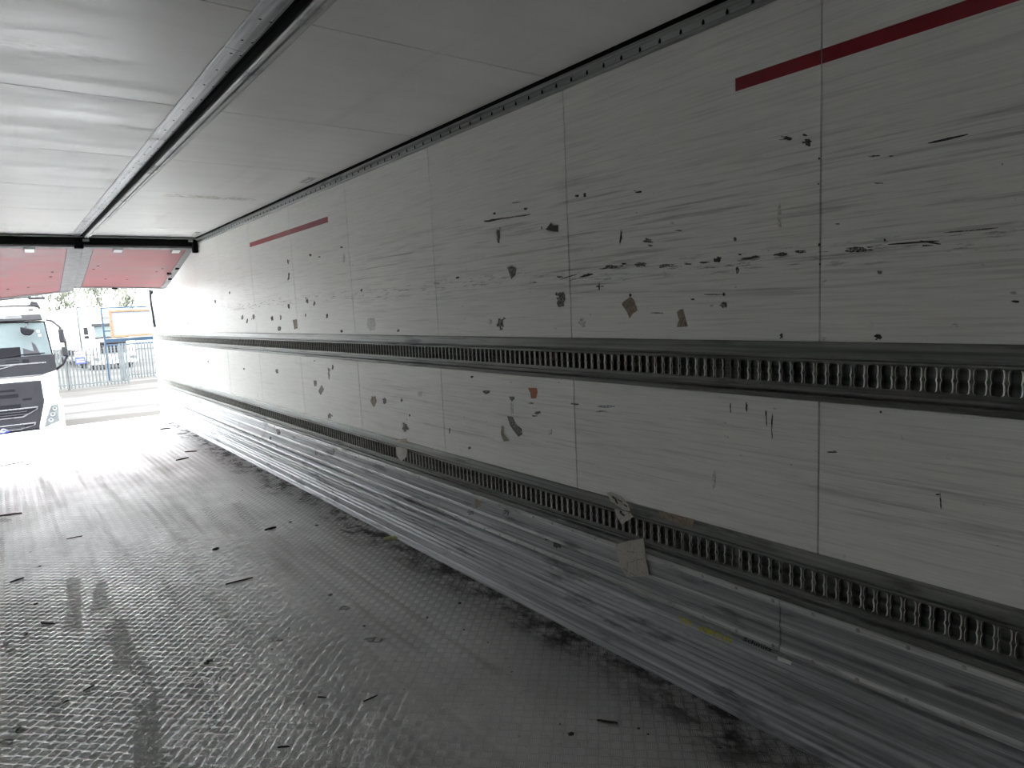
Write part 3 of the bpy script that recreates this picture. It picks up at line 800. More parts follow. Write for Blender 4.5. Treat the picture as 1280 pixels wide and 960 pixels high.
# ================================================================== DEBRIS ON THE FLOOR
M_WOOD = simple('dirty_wood', (0.05, 0.04, 0.032), .8, 0, .4, 90, (1, 1, 1), .4)
M_CRUMB = simple('black_crumb', (0.016, 0.015, 0.014), .9, 0, .4, 120, (1, 1, 1), .5)
M_LEAF = simple('pale_yellow_scrap', (0.45, 0.44, 0.22), .7, 0, .3, 60)
M_WBIT = simple('white_scrap', (0.7, 0.7, 0.68), .6, 0, .2, 80)
def splinter(x0, y0, x1, y1, wpx, label, mat=M_WOOD, name='wood_splinter', group=None):
    a = on_z(x0, y0, .004); b = on_z(x1, y1, .004)
    a = Vector(a); b = Vector(b); d = (b-a); L = d.length; d.normalize()
    s = Vector((-d.y, d.x, 0)); r = random.Random(int(x0*11+y0))
    w = max(.0035, wpx*.7)
    mb = MB(); V = []; n = 6
    for k in range(n+1):
        u = k/n; p = a+d*L*u+s*(r.random()-.5)*w*.5
        ww = w*(.35+.65*math.sin(math.pi*(.12+.76*u)))*(.8+.4*r.random()); h = max(.004, w*.5)*(.5+.5*math.sin(math.pi*(.15+.7*u)))
        V += [p-s*ww/2+Vector((0, 0, -.0025)), p+s*ww/2+Vector((0, 0, -.0025)), p+s*ww*.3+Vector((0, 0, h)), p-s*ww*.35+Vector((0, 0, h*.9))]
    F = [(3, 2, 1, 0), tuple(4*n+i for i in range(4))]
    for k in range(n):
        for j in range(4): F.append((4*k+j, 4*k+(j+1) % 4, 4*k+4+(j+1) % 4, 4*k+4+j))
    o = mb.add(V, F).build(name, mat)
    return tag(o, label, 'debris', group)
def crumb(cx, cy, wpx, hpx, label, mat=M_CRUMB, name='dirt_crumb', group='crumbs of dirt on the tread floor', flat=.35):
    c = Vector(on_z(cx, cy, 0)); e = Vector(on_z(cx+wpx/2, cy, 0)); R_ = max(.005, (e-c).length*.75)
    e2 = Vector(on_z(cx, cy-hpx/2, 0)); R2 = max(.005, min((e2-c).length*.75, R_*2.2))
    ang = math.atan2((e-c).y, (e-c).x); r = random.Random(int(cx*3+cy*5))
    me = bpy.data.meshes.new(name); bm = bmesh.new()
    bmesh.ops.create_icosphere(bm, subdivisions=2, radius=1)
    for v in bm.verts:
        k = .7+.55*r.random(); v.co *= k
        x, y = v.co.x*R_, v.co.y*R2
        v.co = Vector((x*math.cos(ang)-y*math.sin(ang), x*math.sin(ang)+y*math.cos(ang), max(-.3, v.co.z)*min(R_, R2)*flat*1.2+.3*min(R_, R2)*flat))
    bm.to_mesh(me); bm.free()
    o = put(name, me, mat, None, c)
    return tag(o, label, 'debris', group)
splinter(282, 730.5, 316, 722, .016, 'long dark wood splinter in the middle of the bright floor track')
splinter(0, 645, 27, 641.5, .03, 'thick dark splinter at the left edge of the floor')
splinter(220, 575.5, 236, 572, .03, 'straight dark stick on the floor below a parallel stick')
splinter(231, 565, 246, 564, .03, 'straight dark stick nearest the kick plate')
splinter(200, 537, 213, 535.5, .05, 'dark stick near the rear corner of the floor')
splinter(0, 583, 31, 577, .02, 'long thin pale-brown twig on the far left of the floor', simple('twig', (.12, .1, .085), .8))
splinter(83, 673.5, 103, 670, .012, 'thin dark splinter with a clot beside the light track')
splinter(51, 778, 68, 780, .016, 'short black splinter on the left foreground')
splinter(12, 728, 30, 722, .016, 'black splinter close to the left edge, nearer than the thick one')
splinter(104, 864, 118, 856, .004, 'fine hair-thin splinter at the lower left')
splinter(77, 879.5, 86, 875, .010, 'stubby black splinter at the lower left foreground')
splinter(746, 900, 772, 903, .010, 'long black sliver on the dark tread plate at the lower right')
splinter(347, 934, 362, 933, .007, 'short dark sliver at the bottom middle of the floor')
splinter(397, 871, 408, 872, .008, 'short dark sliver above the bottom middle of the floor')
splinter(454, 877, 472, 869, .006, 'slanting grey sliver on the tread plate left of the dark area', M_CRUMB)
splinter(331, 663, 345, 659, .03, 'low dirt ridge at the end of a skid track', M_CRUMB, 'dirt_ridge')
splinter(776, 852.5, 784, 849.5, .005, 'tiny white chip beside the kick plate', M_WBIT, 'white_chip')
lf = splinter(479, 674, 498, 673, .05, 'pale yellow scrap lying against the kick plate', M_LEAF, 'yellow_scrap')
crumb(270, 687, 9, 4, 'black lump of dirt left of the long splinter track', flat=.5)
crumb(714, 918, 12, 6, 'two-lobed black clod on the dark tread plate', flat=.4)
crumb(37, 580, 6, 3, 'grey clod at the end of the twig', M_PGREY)
crumb(241, 843, 5, 4, 'white pebble on the tread plate at the lower left', M_WBIT, 'pebble')
crumb(4, 541, 8, 7, 'small bright blue lump on the rear edge of the floor', simple('blue_plastic', (.02, .03, .35), .4), 'blue_lump', None, .8)
SH = 'tiny black crumb on the tread-plate floor'
for cx, cy, w, h in ((413, 744, 8, 3), (575, 754, 5, 4), (798, 911, 6, 4), (193, 848, 4, 2), (361, 786, 4, 3), (340, 812, 4, 2), (455, 783, 5, 3), (195, 660, 2, 2), (137, 679, 2, 2), (217, 691, 2, 2), (303, 613, 2, 2), (363, 653, 5, 2), (396, 657, 6, 2), (45, 755, 6, 3), (33, 793, 6, 3), (130, 765, 3, 3), (142, 881, 4, 3), (275, 847, 4, 2), (534, 772, 4, 3), (580, 787, 4, 3), (505, 862, 3, 2), (380, 880, 4, 2), (640, 840, 4, 2), (700, 905, 3, 2), (810, 918, 3, 2), (258, 829, 10, 4), (23, 912, 6, 5), (50, 708, 4, 2), (180, 853, 4, 2), (125, 743, 3, 2), (610, 803, 4, 2), (900, 935, 6, 2)):
    crumb(cx, cy, w, h, SH)

# ================================================================== YARD OUTSIDE
def ground_material():
    b = NB('wet_concrete_yard')
    n1 = b.noise(b.pos((.12, .5, 1)), 1.0, 5.0, .6)
    n2 = b.noise(b.pos((2, 2, 1)), 1.0, 6.0, .65)
    wet = b.ramp(n1, .42, .6)
    col = b.mix(wet, (.031, .029, .0275), (.050, .0495, .049))  # sky reflection on the wet patches is painted in as lighter colour
    col = b.mix(b.math('MULTIPLY', b.ramp(n2, .4, .7), .3), col, (.032, .030, .028))
    b.set(Base_Color=col, Roughness=b.ramp(wet, 0, 1, .9, .7))
    b.b.inputs['Specular IOR Level'].default_value = 0.03
    b.bump(n2, .2, .01)
    return b.m
M_GROUND = ground_material()
gr = obj('ground', [(-90, -60, GZ), (120, -60, GZ), (120, 200, GZ), (-90, 200, GZ)], [(0, 1, 2, 3)], M_GROUND, recalc=False)
tag(gr, 'wet pale concrete yard outside the trailer', 'ground', kind='structure')

# ---- palisade fence
M_GALV = simple('galvanised_pale', (0.0502, 0.0566, 0.0598), .6, .0, .2, 3, spec=.15)
def pale_mesh(h, w=.068):
    pr = [(-w/2, .012), (-w/2+.012, .0), (-.010, -.004), (.0, -.016), (.010, -.004), (w/2-.012, 0), (w/2, .012)]
    V = [(x, y, z) for z in (0.0, h-.09) for x, y in pr]
    n = 7
    F = [(i, i+1, n+i+1, n+i) for i in range(n-1)]
    # pointed triple tip
    V += [(-w/2-.004, .014, h), (0, -.016, h+.02), (w/2+.004, .014, h)]
    F += [(n, n+1, n+2, 2*n), (n+2, n+3, n+4, 2*n+1), (n+4, n+5, n+6, 2*n+2)]
    return mesh_data('pale', V, F)
PALE = pale_mesh(1.82)
PALE.materials.append(M_GALV)
def fence(name, x0, y0, x1, y1, pitch, label, post_every):
    d = Vector((x1-x0, y1-y0, 0)); L = d.length; d.normalize()
    ang = math.atan2(d.y, d.x)
    root = empty(name, (x0, y0, GZ)); tag(root, label, 'fence')
    n = int(L/pitch)
    for k in range(n+1):
        p = Vector((x0, y0, GZ+.06))+d*(k*pitch)
        o = put('pale', PALE, None, root, p); o.rotation_euler = (0, 0, ang)
    nrm = Vector((-d.y, d.x, 0))
    for z in (.22, 1.5):
        mb = MB()
        a = Vector((x0, y0, GZ+z))+nrm*.03; b = a+d*L
        for p in (a, b):
            mb.v += [tuple(p+Vector((0, 0, -.025))), tuple(p+nrm*.04+Vector((0, 0, -.025))), tuple(p+nrm*.04+Vector((0, 0, .025))), tuple(p+Vector((0, 0, .025)))]
        mb.f += [(0, 1, 5, 4), (1, 2, 6, 5), (2, 3, 7, 6), (3, 0, 4, 7), (0, 3, 2, 1), (4, 5, 6, 7)]
        mb.build('rail', M_GALV, root)
    k = 0.0
    while k <= L+.01:
        p = Vector((x0, y0, GZ))+d*k+nrm*.12
        box('post', (p.x-.05, p.y-.05, GZ), (p.x+.05, p.y+.05, GZ+1.75), M_GALV, root)
        k += post_every
fence('palisade_fence', -3.2, 35.6, 4.62, 34.7, .137, 'nearer galvanised palisade fence run beside the white lorry', 2.75)
fence('palisade_fence', 4.75, 37.9, 12.8, 37.6, .137, 'farther palisade fence run below the framed board', 2.75)
# ---- signs on the fence
M_BLUE = simple('blue_sign', (0.0064, 0.016, 0.096), .4)
M_SIGNW = simple('white_sign', (0.1056, 0.1056, 0.1056), .4)
M_CREAM = simple('cream_sign', (0.072, 0.0696, 0.0576), .5)
def at(px, py, Y): return on_y(px, py, Y)
sg = empty('fence_sign', tuple(at(100, 455, 34.8))); tag(sg, 'white and blue notice fixed to the palisade fence', 'sign')
a, b, c = at(92.5, 440, 34.8), at(106.8, 446, 34.8), at(107, 454.5, 34.8)
box('white_plate', (a[0], 34.80, b[2]), (b[0], 34.82, a[2]), M_SIGNW, sg, .004)
box('blue_plate', (a[0], 34.80, c[2]), (b[0], 34.82, b[2]-.005), M_BLUE, sg, .004)
w = b[0]-a[0]; hb = b[2]-c[2]
for f0, f1, zf, hh in ((.12, .82, .56, .05), (.12, .88, .22, .07)):
    box('text_line', (a[0]+w*f0, 34.794, c[2]+hb*zf), (a[0]+w*f1, 34.802, c[2]+hb*zf+hh), M_SIGNW, sg)
for k in range(7):
    if k == 5: continue
    box('letter', (a[0]+w*(.1+.11*k), 34.794, b[2]+.08), (a[0]+w*(.17+.11*k), 34.802, b[2]+.15), M_INK, sg)
a, b = at(110, 438, 34.75), at(116, 446, 34.75)
sg2 = empty('fence_notice', (a[0], 34.75, b[2])); tag(sg2, 'small cream notice right of the blue fence sign', 'sign')
box('plate', (a[0], 34.75, b[2]), (b[0], 34.77, a[2]), M_CREAM, sg2, .004)
box('mark', (a[0]+.05, 34.744, b[2]+.05), (b[0]-.05, 34.752, b[2]+.12), M_GALV, sg2)
# ---- framed white board on a blue steel frame behind the fence
YB = 38.6
M_BSTEEL = simple('blue_steel', (0.0114, 0.0245, 0.0424), .5, 0, .2, 4, spec=.1)
M_TIMBER = simple('timber_frame', (0.09, 0.0613, 0.0378), .7, 0, .2, 6, spec=.1)
M_SHEET = simple('white_board_sheet', (0.0829, 0.086, 0.0957), .6, 0, .04, 1, spec=.1)
tl, bl = at(135, 388.5, YB), at(139, 422, YB)
X0, X1, Z1, Z0 = (tl[0]+bl[0])/2, (tl[0]+bl[0])/2+3.6, tl[2]+.02, bl[2]
bd = empty('framed_board', ((X0+X1)/2, YB, Z0)); tag(bd, 'blank white board in a timber frame behind the fence', 'board')
box('sheet', (X0+.08, YB, Z0+.08), (X1-.08, YB+.03, Z1-.08), M_SHEET, bd)
box('frame_rail', (X0, YB-.04, Z1-.10), (X1, YB+.05, Z1), M_TIMBER, bd, .008)
box('frame_rail', (X0, YB-.04, Z0), (X1, YB+.05, Z0+.10), M_TIMBER, bd, .008)
box('frame_post', (X0, YB-.045, Z0+.1), (X0+.12, YB+.05, Z1-.1), M_TIMBER, bd, .008)
box('frame_post', (X1-.12, YB-.045, Z0+.1), (X1, YB+.05, Z1-.1), M_TIMBER, bd, .008)
fr = empty('steel_frame', (X0-.25, YB+.15, GZ)); tag(fr, 'dark blue steel frame standing around the white board', 'frame')
box('post', (X0-.32, YB+.0501, GZ), (X0-.24, YB+.13, Z1+.16), M_BSTEEL, fr, .006)
box('batten', (X0-.30, YB+.0501, Z0+.3), (X1+.26, YB+.09, Z0+.36), M_BSTEEL, fr)
box('batten', (X0-.30, YB+.0501, Z1-.4), (X1+.26, YB+.09, Z1-.34), M_BSTEEL, fr)
box('post', (X1+.2, YB+.08, GZ), (X1+.28, YB+.16, Z1+.16), M_BSTEEL, fr, .006)
box('top_beam', (X0-.32, YB+.08, Z1+.08), (X1+.28, YB+.16, Z1+.16), M_BSTEEL, fr, .006)
box('lower_beam', (X0-.24, YB+.08, Z0-.22), (X1+.2, YB+.16, Z0-.06), M_BSTEEL, fr, .006)
box('lower_beam', (X0-.24, YB+.08, Z0-.42), (X1+.2, YB+.16, Z0-.34), M_BSTEEL, fr, .006)

# ---- lorry standing behind the trailer
M_CAB = simple('white_cab_paint', (0.62, 0.60, 0.56), .25, 0, .04, 1)
M_DKG = simple('dark_grey_plastic', (0.0076, 0.0076, 0.0095), .5, 0, .15, 3, spec=.12)
M_DKG2 = simple('black_grille', (0.0027, 0.0027, 0.0041), .6, 0, .2, 3, spec=.08)
M_MIDG = simple('mid_grey_plastic', (0.0179, 0.0179, 0.0204), .45, 0, .1, 3, spec=.15)
M_CHROME = simple('satin_chrome', (0.1056, 0.1056, 0.1104), .25, .6, .05, 3)
M_GLASS = simple('windscreen_glass', (0.068, 0.083, 0.087), .08, 0, .15, .8, spec=.25)
M_LAMP = simple('headlamp_glass', (0.0858, 0.0943, 0.0987), .12, .4, .3, 12)
M_TYRE = simple('tyre', (0.02, 0.02, 0.02), .8)
def wheel(name, cx, cy, cz, r, w, par):
    mb = MB(); N = 28
    prof = [(-w/2, r*.55), (-w/2, r*.93), (-w/2+.04, r), (w/2-.04, r), (w/2, r*.93), (w/2, r*.55), (w/2-.08, r*.5), (-w/2+.08, r*.5)]
    n = len(prof)
    V = [(cx+x, cy+rr*math.cos(2*math.pi*k/N), cz+rr*math.sin(2*math.pi*k/N)) for k in range(N) for x, rr in prof]
    F = [(k*n+i, k*n+(i+1) % n, ((k+1) % N)*n+(i+1) % n, ((k+1) % N)*n+i) for k in range(N) for i in range(n)]
    o = mb.add(V, F).build(name, M_TYRE, par, True)
    V = [(cx+s*(w/2-.1), cy+r*.52*math.cos(2*math.pi*k/N), cz+r*.52*math.sin(2*math.pi*k/N)) for s in (-1, 1) for k in range(N)]
    MB().add(V, [tuple(range(N)), tuple(range(2*N-1, N-1, -1))]+[(k, (k+1) % N, N+(k+1) % N, N+k) for k in range(N)]).build('hub', M_CHROME, o)
def lorry_near():
    D, cx = 19.0, -.15
    R_ = empty('lorry', (cx, D, GZ)); tag(R_, 'white lorry with dark grey grille parked facing the open trailer', 'lorry')
    hw = 1.17
    def mir(pts): return [(2*cx-x, z) for x, z in pts][::-1]
    def both(name, pts, a, b, mat, par=R_, bevel=0.0):
        o1 = prism(name, pts, 1, a, b, mat, par, bevel); o2 = prism(name, mir(pts), 1, a, b, mat, par, bevel); return o1, o2
    # cab shell: front outline extruded backwards
    out = [(cx+1.17, -.15), (cx+1.185, .5), (cx+1.17, 1.0), (cx+1.09, 1.78), (cx+1.04, 2.0), (cx+.95, 2.10), (cx+.7, 2.14)]
    full = out+mir(out)
    prism('cab_body', full, 1, D+.06, D+2.15, M_CAB, R_, .03)
    # windscreen, slightly raked, with dark surround
    ws = [(cx+1.13, .985), (cx+1.055, 1.735), (cx, 1.765), (cx-1.055, 1.735), (cx-1.13, .985), (cx, .955)]
    prism('windscreen_surround', [(cx+1.165, .96), (cx+1.085, 1.77), (cx, 1.80), (cx-1.085, 1.77), (cx-1.165, .96), (cx, .93)], 1, D+.02, D+.065, M_DKG2, R_, .006)
    gl = prism('windscreen', ws, 1, D+.008, D+.03, M_GLASS, R_, .004)
    box('dashboard', (cx-.9, D+.002, .965), (cx+.55, D+.010, 1.20), M_DKG2, gl)
    box('screen_sticker', (cx+.895, D+.001, 1.50), (cx+.965, D+.009, 1.57), M_SIGNW, gl, .003)
    box('screen_sticker', (cx+.915, D+.001, 1.41), (cx+.985, D+.009, 1.48), M_SIGNW, gl, .003)
    prism('seat_shape', [(cx+.60, .99), (cx+.60, 1.17), (cx+.80, 1.08), (cx+.78, 1.30), (cx+.84, 1.24), (cx+.92, .99)], 1, D+.001, D+.009, M_MIDG, gl)
    # sun visor and roof
    vz = prism('sun_visor', [(cx+1.05, 1.79), (cx+1.02, 1.94), (cx-1.02, 1.94), (cx-1.05, 1.79)], 1, D-.10, D+.06, M_MIDG, R_, .02)
    prism('visor_panel', [(cx+.66, 1.845), (cx+.64, 1.925), (cx-.64, 1.925), (cx-.66, 1.845)], 1, D-.115, D-.095, M_CHROME, vz, .004)
    box('roof_lip', (cx-.98, D+.03, 2.125), (cx+.98, D+.30, 2.155), M_DKG, R_, .008)
    prism('roof_deflector', [(cx+.88, 2.15), (cx+.84, 2.33), (cx-.84, 2.33), (cx-.88, 2.15)], 1, D+.35, D+1.9, M_CAB, R_, .04)
    both('roof_side_fin', [(cx+.88, 2.08), (cx+1.06, 2.06), (cx+1.0, 2.22), (cx+.88, 2.25)], D+.30, D+1.9, M_DKG, R_, .01)
    both('roof_lamp', [(cx+.80, 2.02), (cx+.90, 2.02), (cx+.90, 2.055), (cx+.80, 2.055)], D+.03, D+.075, M_DKG, R_)
    # panel below the windscreen with wiper recess, bright strips
    fp = prism('front_panel', [(cx+1.19, .62), (cx+1.185, .99), (cx, .96), (cx-1.185, .99), (cx-1.19, .62), (cx-.9, .525), (cx, .50), (cx+.9, .525)], 1, D-.03, D+.07, M_DKG, R_, .015)
    box('vent_slot', (cx+.25, D-.036, .90), (cx+.50, D-.028, .915), M_DKG2, fp)
    box('vent_slot', (cx+.25, D-.036, .845), (cx+.50, D-.028, .86), M_DKG2, fp)
    box('hatch', (cx+.56, D-.037, .83), (cx+.68, D-.028, .91), M_DKG2, fp, .002)
    prism('bright_strip', [(cx+1.0, .79), (cx+1.0, .82), (cx-1.0, .82), (cx-1.0, .79)], 1, D-.045, D-.026, M_CHROME, fp, .003)
    prism('diagonal_strip', [(cx-.42, .60), (cx-.34, .60), (cx+.42, .79), (cx+.34, .79)], 1, D-.045, D-.026, M_CHROME, fp, .003)
    prism('bright_strip', [(cx+.88, .505), (cx+.88, .535), (cx-.88, .535), (cx-.88, .505)], 1, D-.045, D-.020, M_CHROME, fp, .003)
    MB().add(*tube_vf([(cx+.1, D-.02, .97), (cx+.55, D-.03, 1.02), (cx+1.0, D-.025, 1.03)], .012, 5)).build('wiper', M_DKG2, R_)
    MB().add(*tube_vf([(cx-.9, D-.02, .97), (cx-.45, D-.03, 1.02), (cx+.05, D-.025, 1.03)], .012, 5)).build('wiper', M_DKG2, R_)
    # grille block
    g = prism('grille', [(cx+.86, .40), (cx+.87, -.10), (cx+.70, -.72), (cx-.70, -.72), (cx-.87, -.10), (cx-.86, .40)], 1, D-.05, D+.07, M_DKG, R_, .015)
    for z0, z1, hw_ in ((.20, .25, .35), (.06, .14, .40), (-.20, -.10, .42)):
        box('grille_opening', (cx-hw_, D-.056, z0), (cx+hw_, D-.047, z1), M_DKG2, g, .003)
    box('grille_opening', (cx+.47, D-.056, -.03), (cx+.64, D-.047, .02), M_DKG2, g, .003)
    for zt, zb, w1 in ((-.20, -.42, .74), (-.56, -.70, .66)):
        prism('louvre_frame', [(cx+w1, zt), (cx+w1-.02, zt-.07), (cx+w1-.3, zb), (cx-w1+.3, zb), (cx-w1+.02, zt-.07), (cx-w1, zt)], 1, D-.066, D-.046, M_CHROME, g, .004)
        prism('louvre_opening', [(cx+w1-.03, zt-.025), (cx+w1-.05, zt-.065), (cx+w1-.32, zb+.03), (cx-w1+.32, zb+.03), (cx-w1+.05, zt-.065), (cx-w1+.03, zt-.025)], 1, D-.072, D-.062, M_DKG2, g, .003)
        for k in range(1, 3):
            z = zt-.02-(zt-zb-.04)*k/3
            box('louvre', (cx-w1+.22, D-.082, z-.012), (cx+w1-.22, D-.068, z+.006), M_MIDG, g)
    # bumper corners and lamps
    bp = both('bumper_corner', [(cx+.86, -.02), (cx+1.16, .03), (cx+1.22, -.12), (cx+1.22, -.78), (cx+.70, -.86), (cx+.735, -.62), (cx+.87, -.10)], D-.045, D+.5, M_CAB, R_, .02)
    for s, bpo in ((1, bp[0]), (-1, bp[1])):
        pts = [(cx+.985, -.205), (cx+1.135, -.175), (cx+1.11, -.60), (cx+.80, -.715), (cx+.86, -.50)]
        if s < 0: pts = mir(pts)
        h = prism('headlamp', pts, 1, D-.06, D-.03, M_LAMP, bpo, .01)
        for (ux, uz, rr) in ((1.05, -.29, .045), (1.0, -.42, .05), (.95, -.55, .05)):
            V = [(cx+s*ux+rr*math.cos(t), D-.066, uz+rr*math.sin(t)) for t in [i*math.pi/5 for i in range(10)]]
            MB().add(V+[(cx+s*ux, D-.05, uz)], [(i, (i+1) % 10, 10) for i in range(10)]).build('reflector', M_SIGNW, h)
    both('panel_gap', [(cx+.87, -.045), (cx+1.175, .005), (cx+1.175, .017), (cx+.87, -.033)], D-.05, D-.03, M_MIDG, R_)
    box('bumper_bar', (cx-.75, D-.04, -.95), (cx+.75, D+.3, -.72), M_DKG, R_, .02)
    # mirrors, both sides
    for s in (1, -1):
        X = lambda x: cx+s*x
        arm = MB().add(*tube_vf([(X(1.12), D+.06, 1.79), (X(1.22), D-.02, 1.76), (X(1.36), D-.06, 1.60), (X(1.42), D-.08, 1.30), (X(1.43), D-.08, .93), (X(1.33), D-.04, .74), (X(1.19), D+.05, .62)], .028, 8)).build('mirror_arm', M_DKG, R_, True)
        a, b = sorted((X(1.31), X(1.42)))
        box('mirror_housing', (a, D-.14, 1.24), (b, D+.02, 1.57), M_DKG, R_, .03, 2)
        a, b = sorted((X(1.33), X(1.45)))
        box('mirror_housing', (a, D-.14, .92), (b, D+.02, 1.15), M_DKG, R_, .03, 2)
    km = MB().add(*tube_vf([(cx+.74, D-.02, 1.73), (cx+.72, D-.22, 1.70), (cx+.68, D-.28, 1.62)], .02, 6)).build('front_mirror_arm', M_MIDG, R_, True)
    prism('front_mirror', [(cx+.60, 1.66), (cx+.86, 1.58), (cx+.84, 1.53), (cx+.76, 1.45), (cx+.64, 1.47), (cx+.59, 1.55)], 1, D-.33, D-.22, M_DKG2, km, .02)
    # running gear and body
    box('chassis', (cx-.45, D+.5, -.55), (cx+.45, D+9.5, -.25), M_DKG2, R_)
    box('body', (cx-1.27, D+2.6, -.12), (cx+1.27, D+10.2, 2.36), M_CAB, R_, .03)
    box('body_edge', (cx-1.275, D+2.58, 2.36), (cx+1.275, D+10.2, 2.42), M_DKG, R_, .01)
    for yy in (1.2, 7.6):
        for s in (-1, 1): wheel('wheel', cx+s*1.02, D+yy, GZ+.5, .5, .32, R_)
    return R_
lorry_near()

def lorry_far():
    D = 48.0; x0, x1 = 4.45, 6.93; cx = (x0+x1)/2
    R_ = empty('lorry', (cx, D, GZ)); tag(R_, 'white articulated lorry parked behind the palisade fence', 'lorry')
    z = lambda h: GZ+h
    prism('cab_body', [(x0+.02, z(.55)), (x0, z(2.2)), (x0+.06, z(3.0)), (x0+.18, z(3.75)), (x0+.35, z(3.85)), (x1-.35, z(3.85)), (x1-.18, z(3.75)), (x1-.06, z(3.0)), (x1, z(2.2)), (x1-.02, z(.55))], 1, D, D+2.1, M_CAB, R_, .05)
    prism('windscreen', [(x0+.36, z(2.05)), (x0+.30, z(2.72)), (x1-.30, z(2.72)), (x1-.36, z(2.05))], 1, D-.03, D+.02, M_GLASS, R_, .01)
    box('sun_visor', (x0+.18, D-.16, z(2.70)), (x1-.18, D+.01, z(2.88)), M_MIDG, R_, .02)
    box('wiper_panel', (x0+.30, D-.04, z(1.92)), (x1-.30, D+.01, z(2.04)), M_MIDG, R_, .01)
    box('grille', (x0+.5, D-.04, z(.95)), (x1-.5, D+.01, z(1.75)), M_MIDG, R_, .02)
    for k in range(4): box('grille_bar', (x0+.55, D-.06, z(1.05+.17*k)), (x1-.55, D-.03, z(1.13+.17*k)), M_DKG2, R_)
    box('bumper', (x0-.02, D-.10, z(.35)), (x1+.02, D+.3, z(.85)), M_CAB, R_, .04)
    for s, xx in ((0, x0+.08), (1, x1-.42)): box('headlamp', (xx, D-.115, z(.58)), (xx+.34, D-.09, z(.78)), M_LAMP, R_, .01)
    for s, xx in ((-1, x0), (1, x1)):
        a, b = sorted((xx+s*.02, xx+s*.26))
        m = box('mirror_housing', (a, D-.12, z(2.2)), (b, D+.02, z(2.68)), M_DKG, R_, .03)
        box('mirror_housing', (a, D-.12, z(1.98)), (b, D+.02, z(2.16)), M_DKG, R_, .03)
    for k in range(2): box('roof_lamp', (x0+.55+.2*k, D-.03, z(3.35-.1*k)), (x0+.68+.2*k, D+.01, z(3.43-.1*k)), M_MIDG, R_, .01)
    tr = box('trailer_body', (x0-.02, D+2.7, z(1.15)), (x1+.02, D+16.0, z(3.92)), M_CAB, R_, .03)
    box('roof_edge', (x0-.04, D+2.68, z(3.92)), (x1+.04, D+16.0, z(3.97)), M_MIDG, tr)
    box('corner_post', (x0-.035, D+2.66, z(1.15)), (x0+.06, D+2.70, z(3.92)), M_GALV, tr)
    box('orange_stripe', (x0-.028, D+3.2, z(1.42)), (x0-.018, D+9.5, z(1.58)), simple('orange_stripe', (.16, .09, .04), .5), tr)
    for k in range(6): box('lettering', (x0-.028, D+3.4+.42*k, z(1.70)), (x0-.018, D+3.68+.42*k, z(1.90)), simple('brown_lettering', (.12, .08, .05), .5) if k == 0 else MATS['brown_lettering'], tr)
    box('chassis', (cx-.5, D+1, z(.6)), (cx+.5, D+15.5, z(1.1)), M_DKG2, R_)
    for yy in (1.3, 4.2, 11.5, 12.8, 14.1):
        for s in (-1, 1): wheel('wheel', cx+s*1.05, D+yy, GZ+.5, .5, .3, R_)
    R_.rotation_euler = (0, 0, math.radians(5.2))
lorry_far()

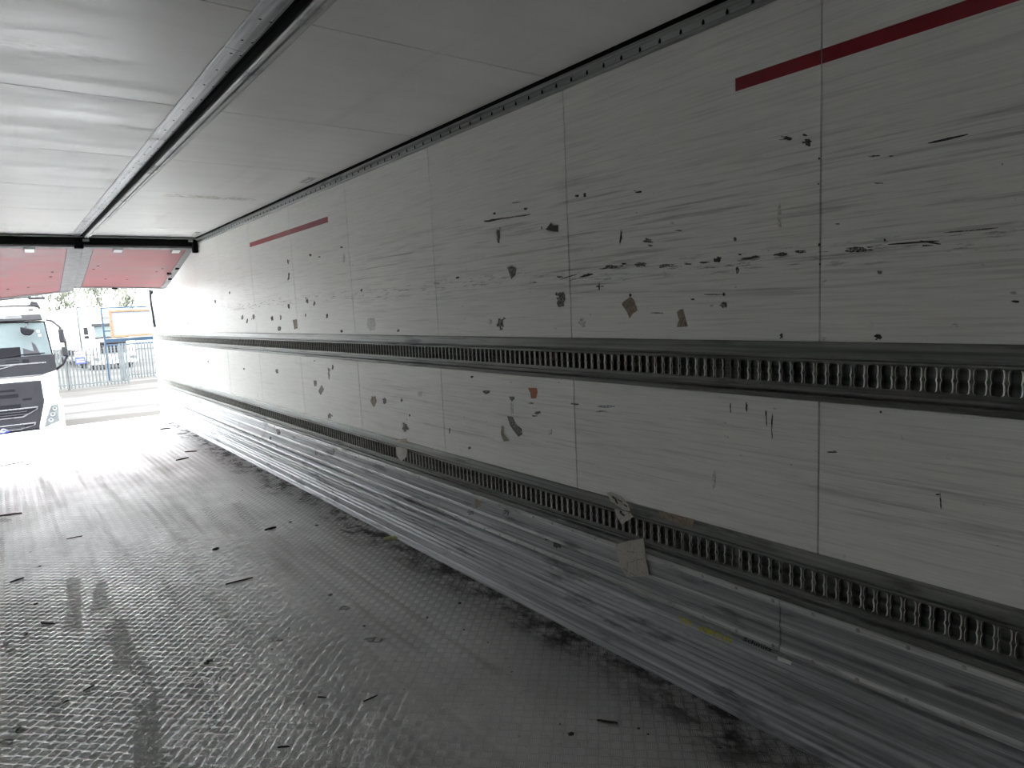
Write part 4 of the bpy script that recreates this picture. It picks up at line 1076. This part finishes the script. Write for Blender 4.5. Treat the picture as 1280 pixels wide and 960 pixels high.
# ---- bare trees and a budding shrub behind the yard
M_BARK = simple('pale_bark', (0.0638, 0.0675, 0.0562), .8, 0, .3, 5)
M_TWIG = simple('twig_bark', (0.0935, 0.102, 0.0765), .8, 0, .3, 5)
M_BUD = simple('budding_leaf', (0.126, 0.1344, 0.0504), .7, 0, .3, 3)
def tree(x, y, h, seed, label, spread=.42):
    r = random.Random(seed)
    R_ = empty('bare_tree', (x, y, GZ)); tag(R_, label, 'tree', 'bare trees beyond the yard')
    trunk = MB(); twigs = MB()
    def grow(p, d, L, rad, lev):
        n = 3; pts = [p]; rs = [rad]
        for k in range(n):
            d = (d+Vector((r.uniform(-1, 1), r.uniform(-1, 1), r.uniform(-.4, .8)))*.16).normalized()
            p = p+d*(L/n); pts.append(p); rs.append(rad*(1-.5*(k+1)/n))
        (trunk if lev < 2 else twigs).add(*tube_vf(pts, rs, 5 if lev < 2 else 3, False))
        if lev >= 4: return
        for _ in range((6, 6, 5, 5)[lev]):
            k = r.randint(1, n); q = pts[k]
            ax = Vector((r.uniform(-1, 1), r.uniform(-1, 1), r.uniform(-.1, .9))).normalized()
            grow(q, (d*(1-spread)+ax*spread*1.6).normalized(), L*r.uniform(.5, .72), max(.034, rs[k]*.66), lev+1)
    grow(Vector((x, y, GZ)), Vector((0, 0, 1)), h*.42, h*.022, 0)
    trunk.build('trunk', M_BARK, R_, True); o = twigs.build('twigs', M_TWIG, R_)
    o['kind'] = 'stuff'
TP = [(1.8, 66), (5.0, 76), (7.4, 66), (10.2, 77), (12.6, 67), (15.6, 78), (-3.6, 74), (18.6, 67)]
TL = ['bare tree above the near lorry cab, leftmost of the row', 'bare tree behind the far lorry trailer roof', 'bare tree behind the far lorry cab roof', 'bare tree above the left end of the white board', 'bare tree above the middle of the white board', 'bare tree beside the stay bar at the wall end', 'bare tree hidden behind the near lorry', 'bare tree at the right end of the row behind the white wall']
for i, ((x, y), lab) in enumerate(zip(TP, TL)): tree(x, y, 8.2+1.6*((i*37) % 5)/5, 11+i, lab)
def shrub(x, y, w, h, seed, label):
    r = random.Random(seed); R_ = empty('budding_shrub', (x, y, GZ)); tag(R_, label, 'shrub')
    st = MB()
    for k in range(9):
        a = r.uniform(0, 6.28); st.add(*tube_vf([(x+r.uniform(-.3, .3), y+r.uniform(-.3, .3), GZ), (x+math.cos(a)*w*.4, y+math.sin(a)*w*.4, GZ+h*r.uniform(.6, .95))], [.05, .015], 4))
    st.build('stems', M_BARK, R_)
    lv = MB()
    for k in range(2600):
        u = Vector((r.gauss(0, 1), r.gauss(0, 1), r.gauss(0, 1))).normalized()*(r.random()**.4)
        c = Vector((x+u.x*w/2, y+u.y*w/2, GZ+h*.55+u.z*h*.45)); s = r.uniform(.04, .09)
        a = Vector((r.uniform(-1, 1), r.uniform(-1, 1), r.uniform(-1, 1))).normalized(); b = a.orthogonal().normalized()
        lv.add([c-a*s, c+b*s*.5, c+a*s, c-b*s*.5], [(0, 1, 2, 3)])
    o = lv.build('buds', M_BUD, R_, recalc=False); o['kind'] = 'stuff'
s_ = at(115, 372, 71); shrub(s_[0], 71, 3.0, s_[2]-GZ+.3, 3, 'yellow-green budding shrub behind the far lorry')
s_ = at(52, 376, 70); shrub(s_[0]-.3, 70, 2.4, s_[2]-GZ, 4, 'smaller greenish shrub just right of the near lorry roof')
